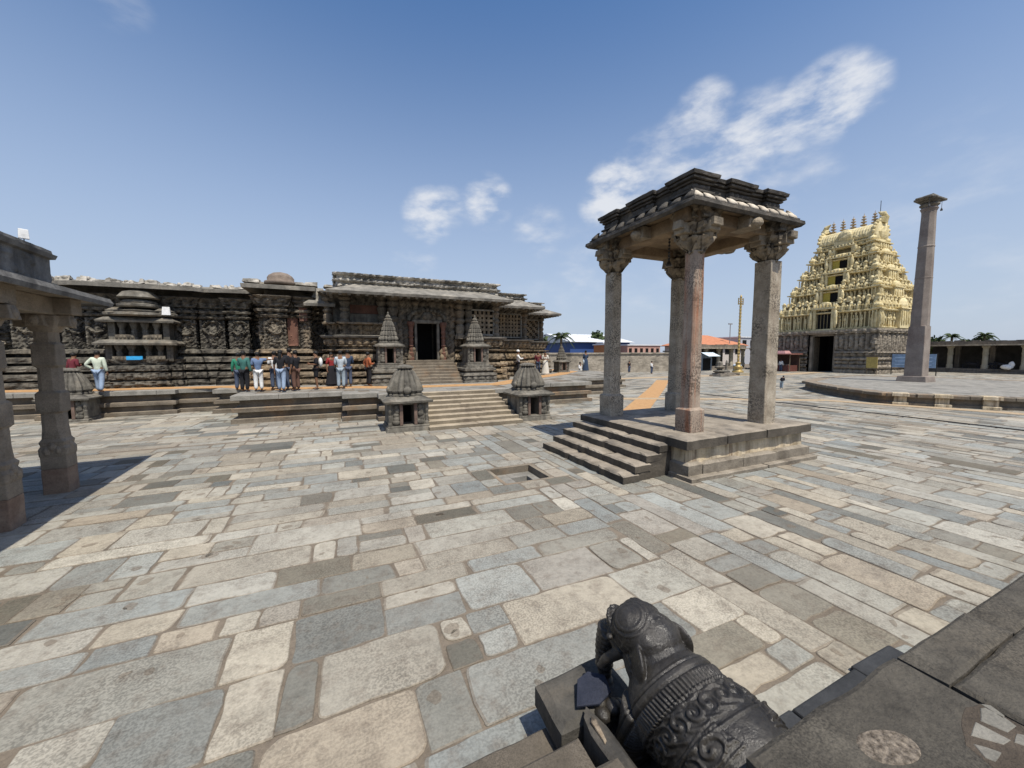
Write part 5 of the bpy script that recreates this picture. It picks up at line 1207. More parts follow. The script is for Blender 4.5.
house('tiled_house', 'house with a broad bright orange hipped tile roof', 70.5, 84, 58, 68, 4.3, M_plast, M_tile, 'hip', 2.5, 4, None, .8)
house('grey_house', 'grey flat roofed house between the tiled roof and the gateway', 86, 100, 60, 68, 6.3, plain('grey_plaster', (.42, .43, .46), .85), M_wroof, 'flat', 0, 5)
# street lights far off
lp = MB(); lp.tube([(79.5, 58, 0), (79.5, 58, 9.2)], .09, 6); lp.box(78.9, 80.1, 57.9, 58.1, 9.0, 9.25); tag(lp.build('light_mast', plain('mast_grey', (.25, .25, .26))), 'thin grey light mast beside the orange tiled roof', 'lamp mast')

# trees
def tree(label, x, y, h, r, n, name='tree', seed=1, leaf=.5, grp=None):
    rr = random.Random(seed); t = thing(name, label, 'tree', (x, y, 0), grp)
    a = MB(); a.tube([(x, y, 0), (x + .1, y, h * .35), (x - .1, y + .1, h * .7)], [.28, .2, .1], 7)
    for k in range(5):
        an = rr.uniform(0, 6.28); a.tube([(x, y, h * .4), (x + r * .6 * math.cos(an), y + r * .6 * math.sin(an), h * rr.uniform(.65, .85))], [.12, .04], 5)
    a.build('trunk', M_trunk, t)
    b = MB(); cl = [(x + rr.gauss(0, r * .5), y + rr.gauss(0, r * .5), h * .72 + rr.gauss(0, h * .13)) for _ in range(16)]
    for _ in range(n):
        c = rr.choice(cl); p = Vector(c) + Vector((rr.gauss(0, r * .2), rr.gauss(0, r * .2), rr.gauss(0, r * .17))); u = Vector((rr.gauss(0, 1), rr.gauss(0, 1), rr.gauss(0, 1))).normalized(); v = u.cross(Vector((rr.gauss(0, 1), rr.gauss(0, 1), rr.gauss(0, 1)))).normalized(); s_ = leaf * rr.uniform(.5, 1.2)
        b.poly3([p - u * s_, p + v * s_ * .5, p + u * s_, p - v * s_ * .5])
    b.build('crown', M_leaf, t); return t
def palm(label, x, y, h, fr_len, seed):
    rr = random.Random(seed); t = thing('palm_tree', label, 'palm tree', (x, y, 0), 'palms beyond the walls')
    a = MB(); a.tube([(x, y, 0), (x + .2, y, h * .5), (x + .1, y, h)], [.26, .18, .15], 7); a.build('trunk', M_trunk, t)
    b = MB(); top = Vector((x + .1, y, h))
    for k in range(22):
        an = rr.uniform(0, 6.28); el = rr.uniform(-.25, 1.2); L_ = fr_len * rr.uniform(.8, 1.1); d = Vector((math.cos(an), math.sin(an), 0)); prev = top; sd = Vector((-d.y, d.x, 0))
        pts = [top + d * (L_ * f * math.cos(el) ) + Vector((0, 0, L_ * (f * math.sin(el) - .75 * f * f))) for f in (0, .2, .4, .6, .8, 1)]
        for i in range(5):
            for q in range(4):
                f = (q + .5) / 4; c = pts[i].lerp(pts[i + 1], f); w = fr_len * .26 * (1 - ((i + f) / 5) * .7)
                for s_ in (-1, 1):
                    e = c + sd * s_ * w + d * w * .5 - Vector((0, 0, w * .6)); b.poly3([c - d * .05, c + d * .1, e])
    b.build('crown', M_leaf, t); return t
palm('dark palm standing just beyond the right end of the temple', 27.2, 44.5, 5.0, 2.2, 3)
tree('rounded tree seen between the pavilion pillars over the wall', 60, 80, 7.2, 2.6, 1500, seed=4, leaf=.7)
tree('low dark tree behind the cloister roof, left of the palms', 98, 33, 4.9, 2.6, 1500, seed=8, leaf=.6)
tree('broad dark bush behind the cloister between the two palms', 104, 28.4, 4.9, 2.2, 1500, seed=9, leaf=.6)
tree('low tree beside the blue hall', 40, 78, 6.6, 2.5, 1200, seed=12, leaf=.6)
palm('fuller palm head just over the cloister roof', 100, 30.2, 5.6, 1.9, 5)
palm('slimmer palm head right of the fuller one', 103, 27.2, 5.7, 1.8, 6)

# ------------------------------------------------------------------ small things in the court
GM = thing('golden_mast', 'tall ringed golden flag mast on a round gilded base', 'flag mast', (44.6, 31.3, 0))
x, y = 44.6, 31.3
a = MB(); a.box(x - .95, x + .95, y - .95, y + .95, 0, .3, j=.02); a.build('stone_step', M_clop, GM, .03)
a = MB(); a.lathe(x, y, [(.62, .3), (.62, .5), (.4, .62), (.5, .9), (.55, 1.0), (.3, 1.15), (.26, 1.4), (.34, 1.5), (.2, 1.6)], 20); a.build('base', M_gold, GM, smooth=True)
a = MB(); pr = []
z = 1.6
while z < 8.6: pr += [(.115, z), (.115, z + .28), (.16, z + .31), (.16, z + .36)]; z += .4
a.lathe(x, y, pr + [(.13, 8.7)], 12); a.build('ringed_shaft', M_gold, GM)
a = MB()
for k in range(3): a.box(x - .42, x + .42, y - .05, y + .05, 8.6 + .3 * k, 8.68 + .3 * k)
a.box(x - .44, x - .38, y - .05, y + .05, 8.55, 9.35); a.box(x + .38, x + .44, y - .05, y + .05, 8.55, 9.35); a.lathe(x, y, [(.1, 8.6), (.1, 9.4), (.14, 9.5), (.02, 9.75)], 8); a.build('crest', M_gold, GM)
def altar(x, y, label, slim):
    t = thing('stone_altar', label, 'altar', (x, y, 0))
    a = MB(); a.box(x - .75, x + .75, y - .75, y + .75, 0, .2, .02, .02); a.box(x - .6, x + .6, y - .6, y + .6, .2, .38, .04, .02); a.build('base', M_clo, t, .03)
    a = MB()
    if slim: a.lathe(x, y, [(.4, .38), (.42, .55), (.2, .7), (.15, .9), (.15, 1.5), (.1, 1.7), (.05, 1.85)], 14)
    else: a.lathe(x, y, [(.4, .38), (.62, .5), (.66, .62), (.3, .74), (.26, .86), (.5, 1.0), (.52, 1.1), (.34, 1.22), (.3, 1.6), (.1, 1.75)], 16, rib=.05, nr=8)
    a.build('lotus_block', M_shr, t)
altar(40.4, 30.6, 'lotus shaped stone altar left of the golden mast', False); altar(42.4, 31.2, 'slim stone altar stub close to the golden mast', True)
a = MB(); a.lathe(46.0, 32.4, [(.42, 0), (.45, .1), (.45, .5), (.47, .55), (.45, .6), (.45, 1.0), (.48, 1.05), (.44, 1.12), (.1, 1.3)], 18)
t = thing('water_drum', 'blue-grey covered drum right of the golden mast', 'drum', (46.0, 32.4, 0)); a.build('barrel', M_bgrey, t, smooth=False)
a = MB(); a.lathe(46.0, 32.4, [(.5, 1.12), (.46, 1.2), (.1, 1.36)], 18); a.build('lid', plain('pale_blue_lid', (.5, .58, .66), .6), t)
# stall beside the gate
ST = thing('market_stall', 'dark red stall with goods under a flat roof, left of the gate', 'stall', (59.5, 35, 0))
a = MB()
for (x, y) in ((58.3, 33.2), (58.3, 37.4), (60.6, 33.2), (60.6, 37.4)): a.tube([(x, y, 0), (x, y, 2.5)], .06, 6)
a.build('post', M_trunk, ST)
a = MB(); a.box(57.9, 61, 32.9, 37.8, 2.45, 2.6, .04); a.build('roof', plain('maroon_cloth', (.2, .09, .07)), ST); a = MB(); a.box(58.5, 60, 34, 36, 2.6, 3.0, .2); a.build('roof_bundle', plain('dusty_pink', (.45, .25, .24)), ST)
a = MB(); a.box(58.3, 60.5, 33.4, 37.2, 0, .9); a.build('counter', plain('dark_red_board', (.12, .045, .035)), ST); a = MB()
for k in range(14): a.cbox(58.5 + rnd.uniform(0, .4), 33.6 + k * .26, .9, .1, .1, rnd.uniform(.1, .35), .02)
a.build('goods', plain('mixed_goods', (.4, .28, .2), .7, 0, .5, 3), ST)
a = MB(); a.box(60.5, 60.56, 33.2, 37.4, .9, 2.45); a.build('back_board', plain('brown_board', (.07, .04, .03)), ST)
BN = thing('blue_banner', 'wide pale blue printed banner board between the gateway and the pillar', 'banner', (61, 21, 0))
bn = MB(); bn.box(62.0, 62.08, 19.8, 23.6, .9, 2.5); bn.build('sheet', plain('banner_blue', (.24, .34, .47), .7, 0, .25, 2), BN)
for q in range(3):
    a = MB(); a.box(61.97, 61.995, 20.1, 23.3, 1.2 + .42 * q, 1.3 + .42 * q); a.build('printed_line', plain('banner_pale', (.42, .55, .68), .7) if q == 0 else MATS['banner_pale'], BN)
for y in (19.75, 21.7, 23.65):
    a = MB(); a.tube([(62.12, y, 0), (62.12, y, 2.6)], .05, 6); a.build('post', M_cable, BN)
YB = thing('yellow_board', 'small mustard yellow notice board against the gateway base', 'notice board', (60.6, 24.4, 0))
a = MB(); a.box(60.55, 60.62, 24.4, 25.5, .7, 2.2); a.build('panel', plain('mustard', (.42, .32, .1)), YB); a = MB(); a.box(60.5, 60.548, 24.36, 25.54, .66, .76); a.box(60.5, 60.548, 24.36, 25.54, 2.14, 2.24); a.box(60.56, 60.63, 24.42, 24.5, 0, .7); a.box(60.56, 60.63, 25.4, 25.48, 0, .7); a.build('frame', M_trunk, YB)
SK = MB(); SK.ell((75.0, 17.75, .85), (.35, .5, .34), 14, 9, nz=.25); SK.ell((75.1, 17.45, 1.2), (.22, .26, .35), 12, 8, nz=.25)
tag(SK.build('cloth_bundle', M_white, smooth=True), 'white cloth bundle leaning on a cloister pillar', 'bundle')
def motorbike(x, y, label):
    t = thing('motorbike', label, 'motorbike', (x, y, .55), 'motorbikes parked in the dark cloister')
    m_ = plain('dark_machine', (.03, .03, .035), .5) if 'dark_machine' not in MATS else MATS['dark_machine']
    for s_ in (-1, 1):
        a = MB(); b = [(x + .04 * math.cos(k), y + s_ * .62, .85) for k in range(3)]
        pts = [(x, y + s_ * .62 + .28 * math.cos(q * math.pi / 6), .85 + .28 * math.sin(q * math.pi / 6)) for q in range(13)]; a.tube(pts, .05, 6); a.build('wheel', m_, t)
    a = MB(); a.ell((x, y, 1.15), (.16, .45, .18), 12, 7); a.ell((x, y + .35, 1.32), (.13, .4, .08), 10, 6); a.tube([(x, y - .62, .85), (x, y - .4, 1.55)], .04, 6); a.tube([(x - .35, y - .35, 1.55), (x + .35, y - .35, 1.55)], .03, 6); a.build('frame', m_, t)
for k, (y, l) in enumerate(((21.0, 'dark motorbike parked in the cloister bay nearest the pillar'), (19.6, 'dark motorbike in the middle of the parked row'), (18.6, 'dark motorbike parked beside the white bundle'))): motorbike(76.6, y, l)
# ------------------------------------------------------------------ foreground platform, steps and elephant
FP = thing('entrance_platform', 'dark worn stone platform of big slabs at the lower right corner', 'platform', (3, 0, 0))
ZP = 1.2
a = MB(); a.box(1.4, 9, -5, .78, -.02, 1.0); a.box(4.6, 8.9, .78, .95, -.02, .08, .02, .01); a.box(1.36, 9, .74, .8, .3, .62, .01, .012); a.build('base_wall', M_blackp, FP, .02)
a = MB(); a.box(2.3, 3.02, .8, 1.6, -.02, .05, .01, .01); a.box(3.03, 3.9, .8, 1.59, -.02, .06, .01, .01); a.box(3.91, 4.55, .8, 1.61, -.02, .05, .01, .01); a.build('shadow_strip_course', stone('shadow_strip_stone', (.022, .023, .024), (.05, .052, .055), scale=4, rough=.65, bump=.4, bscale=20), FP, .015)  # course coloured near-black to paint in the platform's shadow strip
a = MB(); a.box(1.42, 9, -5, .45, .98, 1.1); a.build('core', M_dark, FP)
def fslab(x0, x1, y0, y1, z=ZP, amp=.012):
    a = MB(); slab(a, [(x0, y0), (x1, y0), (x1, y1), (x0, y1)], 1.0, z, amp, .014, .05); return a.build('slab', M_fg, FP)
sA = fslab(1.37, 2.535, -.6, .865, ZP); fslab(2.55, 3.36, .68, .86, ZP + .005, .006); fslab(3.372, 4.6, .675, .86, ZP - .004, .006); fslab(4.62, 6.4, .66, .86, ZP + .003)
fslab(2.57, 3.62, -.5, .672, ZP - .006); fslab(3.64, 4.9, -.6, .655, ZP + .004); fslab(4.92, 6.6, -.6, .64, ZP); fslab(1.24, 3.0, -2.4, -.62, ZP); fslab(3.02, 5.2, -2.4, -.62, ZP - .005); fslab(5.22, 7.5, -2.4, -.62, ZP)
a = MB(); q = [(1.9 + .115 * math.cos(t * .3142) + .035 * math.sin(t * .3142), .645 + .06 * math.sin(t * .3142) - .035 * math.cos(t * .3142)) for t in range(20)]
slab(a, q, ZP - .02, ZP + .003, .022, .003, .02); a.build('rubble_patch', M_rubble, sA)
a = MB(); mos = [[(2.505, .505), (2.53, .51), (2.55, .555), (2.52, .575)], [(2.40, .545), (2.425, .475), (2.5, .468), (2.515, .5), (2.51, .562), (2.485, .57)], [(2.27, .535), (2.335, .462), (2.392, .458), (2.378, .552)], [(2.192, .478), (2.205, .455), (2.285, .458), (2.262, .492), (2.232, .52)], [(2.385, .448), (2.40, .425), (2.5, .42), (2.45, .46)]]
for q in mos: slab(a, q, ZP - .02, ZP + .004, .008, .004, .03)
a.build('pale_inlay', stone('pale_inlay', (.16, .15, .125), (.28, .262, .22), scale=6, bump=.5, bscale=40, speck=.2), sA)
a = MB(); slab(a, [(2.15, .4), (2.531, .38), (2.531, .59), (2.44, .605), (2.3, .57), (2.2, .535)], ZP - .02, ZP + .0015, .02, .003, .03); a.build('mortar_patch', stone('mortar', (.07, .055, .04), (.12, .095, .07), scale=12, bump=.7, bscale=60), sA)

FS = thing('entrance_steps', 'dark stone steps rising toward the viewer beside the elephant', 'staircase', (0, 1.4, 0))
M_fst = stone('entrance_step_stone', (.1, .085, .065), (.165, .14, .11), scale=4, bump=.5, bscale=40, speck=.3, sscale=110)
for k, (y, z) in enumerate(((2.07, .24), (1.735, .48), (1.395, .72), (1.1, .96), (.84, 1.2))):
    a = MB(); yb = -2.5 if k == 4 else y - .42; xr = 1.175 + (.03 if k in (1, 2) else 0)
    cut = (-.1, .35, -.4, .2, -.2)[k]
    slab(a, [(-2.4, yb), (cut - .004, yb), (cut - .004, y), (-2.4, y)], 0, z, .01, .014, .08); slab(a, [(cut + .004, yb), (xr, yb), (xr, y), (cut + .004, y)], 0, z + .003, .01, .014, .06)
    a.build('step', M_fst, FS)
a = MB(); slab(a, [(-2.4, 2.03), (1.12, 2.03), (1.12, 2.17), (-2.4, 2.17)], -.03, .045, .012, .01, .1); a.build('kerb', M_step, FS)

EL = thing('elephant_statue', 'polished black stone elephant with carved necklaces beside the steps, seen from behind', 'statue', (1.8, 1.4, 0))
def organic(prims, voxel, smooth_it=4):
    mb = MB()
    for f in prims: f(mb)
    me = bpy.data.meshes.new('form'); me.from_pydata([tuple(p) for p in mb.v], [], mb.f); o = bpy.data.objects.new('form', me); COL.objects.link(o)
    r = o.modifiers.new('r', 'REMESH'); r.mode = 'VOXEL'; r.voxel_size = voxel
    s_ = o.modifiers.new('s', 'SMOOTH'); s_.iterations = smooth_it; s_.factor = .5
    dg = bpy.context.evaluated_depsgraph_get(); me2 = bpy.data.meshes.new_from_object(o.evaluated_get(dg))
    bpy.data.objects.remove(o); bpy.data.meshes.remove(me); return me2
EX, EY = 1.76, 1.40
def E_(p): return (EX + p[0], EY + p[1], p[2])
def ell(c, r, rot=None): return lambda mb: mb.ell(E_(c), r, 24, 16, rot)
def tub(pts, rads): return lambda mb: mb.tube([E_(p) for p in pts], rads, 14)
RX = lambda d: Matrix.Rotation(R(d), 3, 'X'); RZ = lambda d: Matrix.Rotation(R(d), 3, 'Z'); RY = lambda d: Matrix.Rotation(R(d), 3, 'Y')
HR = Matrix.Rotation(R(24), 4, 'Z')
def HP(p):
    v = HR @ Vector((p[0], p[1] - .36, 0)); return (v.x, v.y + .36, p[2])
prims = [ell((0, -.22, .655), (.325, .46, .31)), ell((0, .08, .665), (.285, .34, .305)), ell((0, -.5, .61), (.29, .22, .285)), ell((0, .28, .79), (.2, .23, .215)),
         ell(HP((0, .42, .93)), (.18, .185, .165)), ell(HP((-.05, .46, .98)), (.105, .12, .1)), ell(HP((.05, .46, .98)), (.105, .12, .1)), ell(HP((0, .51, .86)), (.125, .125, .145)),
         ell((0, .33, .93), (.18, .17, .14)),
         tub([HP(q) for q in [(0, .56, .93), (0, .64, .82), (0, .67, .68), (-.01, .67, .55), (-.03, .64, .44), (-.06, .58, .39)]], [.105, .085, .07, .06, .052, .048]),
         tub([HP(q) for q in [(-.09, .5, .8), (-.12, .6, .7), (-.125, .64, .63)]], [.042, .034, .024]), tub([HP(q) for q in [(.09, .5, .8), (.12, .6, .7), (.125, .64, .63)]], [.042, .034, .024]),
         ell((-.175, .27, .86), (.03, .11, .11), RZ(-25)), ell((.18, .31, .87), (.03, .12, .12), RZ(18)),
         tub([(-.17, .22, .62), (-.19, .27, .4), (-.18, .3, .08)], [.13, .1, .1]), tub([(.17, .22, .62), (.19, .27, .4), (.18, .3, .08)], [.13, .1, .1]),
         tub([(-.19, -.3, .5), (-.21, -.28, .25), (-.2, -.3, .06)], [.15, .12, .11]), tub([(.19, -.3, .5), (.21, -.28, .25), (.2, -.3, .06)], [.15, .12, .11])]
me = organic(prims, .0062, 6)
me.update()
nv = len(me.vertices)
def ss(x, a, b):
    t = max(0, min(1, (x - a) / (b - a))); return t * t * (3 - 2 * t)
def band(c, w, e=.004): return 1 - ss(abs(c), w - e, w + e)
def scroll(u, w):
    """row of carved spiral rosettes"""
    k = round(u / .1); uu = u - k * .1; r = math.hypot(uu, w); a = math.atan2(w, uu) * (1 if k % 2 else -1)
    return ss(math.cos(a + r * 130), -.2, .5) if r < .052 else ss(math.sin(w * 140 + u * 60), .1, .6) * .7
newco = []
for v in me.vertices:
    p = v.co; x, y, z = p.x - EX, p.y - EY, p.z; n = v.normal; d = 0.0
    th = math.atan2(x, z - .62); ps = th * .36
    if y < .5 and z > .3:
        c1 = (y - .1) + .42 * (z - .78)                         # necklace with a bead fringe
        f = band(c1 - .03, .018) * .012 + band(c1 + .055, .05) * (.006 + .012 * (.5 + .5 * math.cos(ps * 240)))
        f += band(c1 + .125, .008) * .01 + band(c1 - .065, .008) * .009
        c2 = (y + .08) + .42 * (z - .78)                          # broad floral girdle
        if abs(c2) < .09: f += band(c2, .075) * (.004 + .012 * scroll(ps, c2 * 1.0))
        c3 = (y + .19) + .42 * (z - .78); f += band(c3, .007) * .008 + band(c2 - .085, .006) * .008
        # tasselled cloth hanging down the flank
        if z < .93 and abs(x) > .08:
            q = y + .26 + .16 * (z - .78)
            f += band(q, .06, .006) * (.005 + .012 * scroll(z + .03, q)) + band(abs(q) - .072, .005) * .008
        if z < .7: f += band(y + .35 + .16 * (z - .78), .022, .006) * .009 * (.5 + .5 * math.sin(z * 120))
        d += f
    if y > .3 and z > .72:                                        # jewelled cap on the brow
        for (mx, my, mz, R0) in ((-.11, .42, 1.04, .09), (.09, .5, 1.03, .07), (.02, .3, 1.06, .045)):
            r = math.sqrt((x - mx) ** 2 + (y - my) ** 2 + (z - mz) ** 2)
            d += .006 * band(r - R0, .008) + .005 * band(r - R0 * 1.3, .006) + .004 * band(r, .014)
        c4 = (z - .93) - .45 * (y - .4) ; d += band(c4 + .06, .012) * .009 + band(c4 + .1, .006) * .007 + band(c4 + .135, .006) * .007
        if -.05 < c4 < .0: d += .006 * abs(math.sin(30 * noise.noise((x * 9, y * 9, 4))))
    if y > .56 and z < .85: d += .003 * math.sin(z * 150)         # trunk rings
    d += .002 * noise.noise((x * 9, y * 9, z * 9)) + .0012 * noise.noise((x * 45, y * 45, z * 45))
    newco.append(p + n * d)
for v, c in zip(me.vertices, newco): v.co = c
me.materials.clear(); me.materials.append(M_black)
me.polygons.foreach_set('use_smooth', [True] * len(me.polygons))
eo = bpy.data.objects.new('body', me); COL.objects.link(eo); put(eo, EL)
for s_ in (-1, 1):
    a = MB(); a.ell(E_(HP((s_ * .15, .56, .9))), (.022, .022, .018), 12, 8); a.build('eye', M_black, EL, smooth=True)
a = MB(); slab(a, [(1.3, .8), (2.36, .8), (2.36, 1.93), (1.3, 1.93)], -.02, .3, .012, .02, .08); a.build('plinth', M_blackp, EL)
a = MB(); slab(a, [(1.285, .84), (1.385, .84), (1.39, 1.7), (1.35, 1.86), (1.3, 1.8), (1.275, 1.68)], .3, .53, .02, .022, .05); a.build('plinth_rim', M_blackp, EL)
a = MB(); slab(a, [(1.292, 1.6), (1.312, 1.61), (1.335, 1.74), (1.32, 1.77), (1.295, 1.74)], .51, .536, .014, .006, .03); a.build('chipped_edge', stone('chipped_edge_stone', (.2, .15, .1), (.33, .27, .2), scale=20, bump=.6, stain=(.04, .035, .03), samt=.9, sth=.48), EL)
# lotus sprigs grasped by the trunk
a = MB()
for k in range(10): a.ell(E_((-.17 + .03 * rnd.uniform(-1, 1) - .016 * k, .47 + .05 * rnd.uniform(-1, 1), .42 + .02 * (k % 3))), (.05, .06, .04), 10, 6, nz=.5)
a.build('carved_sprig', M_black, EL, smooth=True)
FB = thing('stone_block', 'flat topped dark stone block in front of the elephant', 'block', (1.5, 2.05, 0))
a = MB(); slab(a, [(1.15, 1.83), (1.74, 1.83), (1.76, 2.24), (1.16, 2.2)], .28, .45, .012, .03, .06); a.build('top_slab', stone('block_top', (.045, .042, .036), (.1, .092, .078), scale=5, bump=.5, bscale=30, stain=(.2, .17, .13), samt=.5), FB)
a = MB(); slab(a, [(1.26, 1.86), (1.7, 1.86), (1.7, 2.12), (1.26, 2.12)], -.02, .28, .012, .02, .06); a.build('base', M_blackp, FB)
a = MB(); q = [(1.30, 1.90, .47), (1.40, 2.04, .5), (1.5, 2.06, .515), (1.585, 1.98, .52), (1.56, 1.88, .49), (1.44, 1.84, .475)]
b_ = len(a.v); a.stack([[(x, y, z + .035 * N3(x * 9, y * 9, 1)) for x, y, z in q], [(x, y, z + .035 * N3(x * 9, y * 9, 1) + .016) for x, y, z in q]], 6)
cl_ = a.build('slate_flake', stone('blue_black_slate', (.012, .016, .03), (.035, .04, .06), scale=8, rough=.7, bump=.3, speck=.3, sscale=150), None, .004)
tag(cl_, 'thin blue-black slate flake lying on the block under the trunk', 'slate')

# ------------------------------------------------------------------ people
SKIN = [plain('skin_brown', (.2, .105, .06), .6), plain('skin_tan', (.28, .16, .1), .6)]
M_hair = plain('black_hair', (.012, .011, .01), .6)
def skin_mesh(name, verts, edges, mat, par, sub=1):
    me = bpy.data.meshes.new(name); me.from_pydata([v[0] for v in verts], edges, []); me.materials.append(mat)
    o = bpy.data.objects.new(name, me); COL.objects.link(o); sk = o.modifiers.new('skin', 'SKIN'); sk.use_smooth_shade = True
    for i, v in enumerate(verts):
        r = v[1]; me.skin_vertices[0].data[i].radius = r if isinstance(r, tuple) else (r, r)
    me.skin_vertices[0].data[0].use_root = True
    sb = o.modifiers.new('sub', 'SUBSURF'); sb.levels = sub; sb.render_levels = sub
    put(o, par); return o
def person(loc, face, label, shirt, legs, h=1.66, arms=('down', 'down'), sleeves='short', skirt=None, cap=None, hairlong=False, stride=.0, lean=0.0, bag=None, shorts=False, group=None, skin=0, crouch=False, shawl=None):
    t = thing('person', label, 'person', (0, 0, 0), group, local=True); k = h / 1.7
    sm = SKIN[skin]
    V = []; E = []
    def av(p, r, par=None):
        y = p[1] - lean * max(0, p[2] - .9)
        V.append(((p[0] * k, y * k, p[2] * k), tuple(q * k for q in r) if isinstance(r, tuple) else r * k)); i = len(V) - 1
        if par is not None: E.append((par, i))
        return i
    pel = av((0, 0, .95), (.13, .1)); sp = av((0, .01, 1.13), (.12, .085), pel); ch = av((0, .0, 1.3), (.15, .1), sp); ne = av((0, .01, 1.44), .055, ch); hd = av((0, -.01, 1.53), (.07, .08), ne); h2 = av((0, -.005, 1.62), (.078, .09), hd); h3 = av((0, 0, 1.68), (.05, .06), h2)
    av((0, -.105, 1.555), .014, hd)
    J_ = {'pel': 0}
    for s_, nm in ((-1, 'L'), (1, 'R')):
        st = stride * s_
        hp = av((s_ * .09, 0, .88), .09, pel); kn = av((s_ * .1, -.02 - st * .5, .5), .06, hp); an = av((s_ * .105, .03 - st, .09), .038, kn); av((s_ * .115, -.12 - st, .035), .032, an)
        sh = av((s_ * .185, .01, 1.38), .058, ch)
        m_ = arms[0 if s_ < 0 else 1]
        if m_ == 'down': el, wr, hn = (s_ * .235, .03, 1.1), (s_ * .25, -.03, .86), (s_ * .25, -.05, .78)
        elif m_ == 'front': el, wr, hn = (s_ * .23, .0, 1.12), (s_ * .1, -.22, 1.13), (s_ * .05, -.27, 1.15)
        elif m_ == 'phone': el, wr, hn = (s_ * .22, -.04, 1.12), (s_ * .1, -.24, 1.28), (s_ * .07, -.28, 1.34)
        elif m_ == 'out': el, wr, hn = (s_ * .26, -.12, 1.16), (s_ * .27, -.34, 1.2), (s_ * .27, -.42, 1.22)
        elif m_ == 'hip': el, wr, hn = (s_ * .36, .08, 1.14), (s_ * .2, -.02, .98), (s_ * .15, -.05, .96)
        elif m_ == 'back': el, wr, hn = (s_ * .25, .12, 1.12), (s_ * .1, .17, .94), (s_ * .04, .17, .92)
        elif m_ == 'shoulder': el, wr, hn = (s_ * .36, -.02, 1.38), (s_ * .52, -.04, 1.4), (s_ * .6, -.04, 1.38)
        e_ = av(el, .042, sh); w_ = av(wr, .028, e_); h_ = av(hn, (.036, .022), w_)
        dv = (Vector(hn) - Vector(wr)).normalized(); sd = dv.cross(Vector((1, 0, 0))) if abs(dv.x) < .8 else dv.cross(Vector((0, 1, 0))); sd.normalize()
        for q, ln in enumerate((.065, .078, .072, .056)):
            o = Vector(hn) + sd * (.026 * (q - 1.5)) + dv * .04; i1 = av(o[:], .009, h_); av((o + dv * ln * .9 + Vector((-s_ * .012, -.008, 0)))[:], .008, i1)
        o = Vector(hn) - sd * .045 + dv * .005; i1 = av(o[:], .011, h_); av((o + dv * .04 - sd * .015)[:], .009, i1)
        J_[nm] = (hp, kn, an, sh, e_, w_)
    body = skin_mesh('body', V, E, sm, t)
    def sub(idx, grow, edges, nm, mat, ext=()):
        vs = []; mp = {}
        for i in idx:
            r = V[i][1]; r = r if isinstance(r, tuple) else (r, r); gk = grow if not isinstance(grow, dict) else grow.get(i, .015)
            mp[i] = len(vs); vs.append((V[i][0], tuple(q + gk for q in r)))
        es = [(mp[a], mp[b]) for a, b in edges]
        for (p_, r_, to) in ext: es.append((mp[to], len(vs))); vs.append((tuple(q * k for q in p_), tuple(q * k for q in r_)))
        return skin_mesh(nm, vs, es, mat, t)
    L_, R_ = J_['L'], J_['R']
    idx = [ch, sp, pel, L_[3], R_[3], L_[4], R_[4]]; ed = [(ch, sp), (sp, pel), (ch, L_[3]), (ch, R_[3]), (L_[3], L_[4]), (R_[3], R_[4])]
    if sleeves == 'long': idx += [L_[5], R_[5]]; ed += [(L_[4], L_[5]), (R_[4], R_[5])]
    sub(idx, .022, ed, 'shirt', shirt, [((0, lean * .05, .86), (.15, .118), pel)])
    if skirt is None:
        idx = [pel, L_[0], R_[0], L_[1], R_[1]]; ed = [(pel, L_[0]), (pel, R_[0]), (L_[0], L_[1]), (R_[0], R_[1])]
        if not shorts: idx += [L_[2], R_[2]]; ed += [(L_[1], L_[2]), (R_[1], R_[2])]
        sub(idx, {pel: .012, L_[0]: .02, R_[0]: .02, L_[1]: .03, R_[1]: .03, L_[2]: .035, R_[2]: .035}, ed, 'trousers', legs)
    else:
        b = MB(); b.lathe(0, 0, [(.30 * k, .06 * k), (.29 * k, .1 * k), (.24 * k, .5 * k), (.19 * k, .85 * k), (.155 * k, 1.02 * k), (.1 * k, 1.06 * k)], 24, rib=.05, nr=9, sy=.8); b.build('skirt', skirt, t, smooth=True)
    hy = -lean * .72
    b = MB(); b.ell((0, (.012 + hy) * k, 1.635 * k), (.093 * k, .105 * k, .092 * k), 16, 10, nz=.12)
    if hairlong: b.ell((0, (.07 + hy) * k, 1.45 * k), (.075 * k, .05 * k, .19 * k), 12, 8, nz=.2)
    b.build('hair', M_hair, t, smooth=True)
    if cap is not None: b = MB(); b.lathe(0, (0.005 + hy) * k, [(.105 * k, 1.635 * k), (.112 * k, 1.66 * k), (.1 * k, 1.72 * k), (.06 * k, 1.765 * k), (.01, 1.775 * k)], 16); b.build('cap', cap, t, smooth=True)
    if bag is not None: b = MB(); b.ell((0, .19 * k, 1.2 * k), (.15 * k, .09 * k, .22 * k), 14, 9, nz=.1); b.build('backpack', bag, t, smooth=True)
    if shawl is not None: b = MB(); b.tube([(-.14 * k, -.1 * k, 1.4 * k), (0, -.16 * k, 1.2 * k), (.15 * k, -.1 * k, 1.0 * k), (.2 * k, .02, .85 * k), (.2 * k, .05, .5 * k)], [.05, .06, .07, .08, .03], 8); b.build('shawl', shawl, t, smooth=True)
    t.scale = (1.05, 1.05, 1.05); t.location = loc; t.rotation_euler = (0, 0, face); return t
c_ = lambda n, r, g, b: cloth(n, (r, g, b))
K_white = c_('white_cotton', .72, .72, .7); K_pale = c_('pale_green_shirt', .55, .6, .48); K_jean = c_('pale_denim', .28, .36, .48); K_djean = c_('dark_denim', .07, .09, .14); K_black = c_('black_cotton', .015, .015, .018)
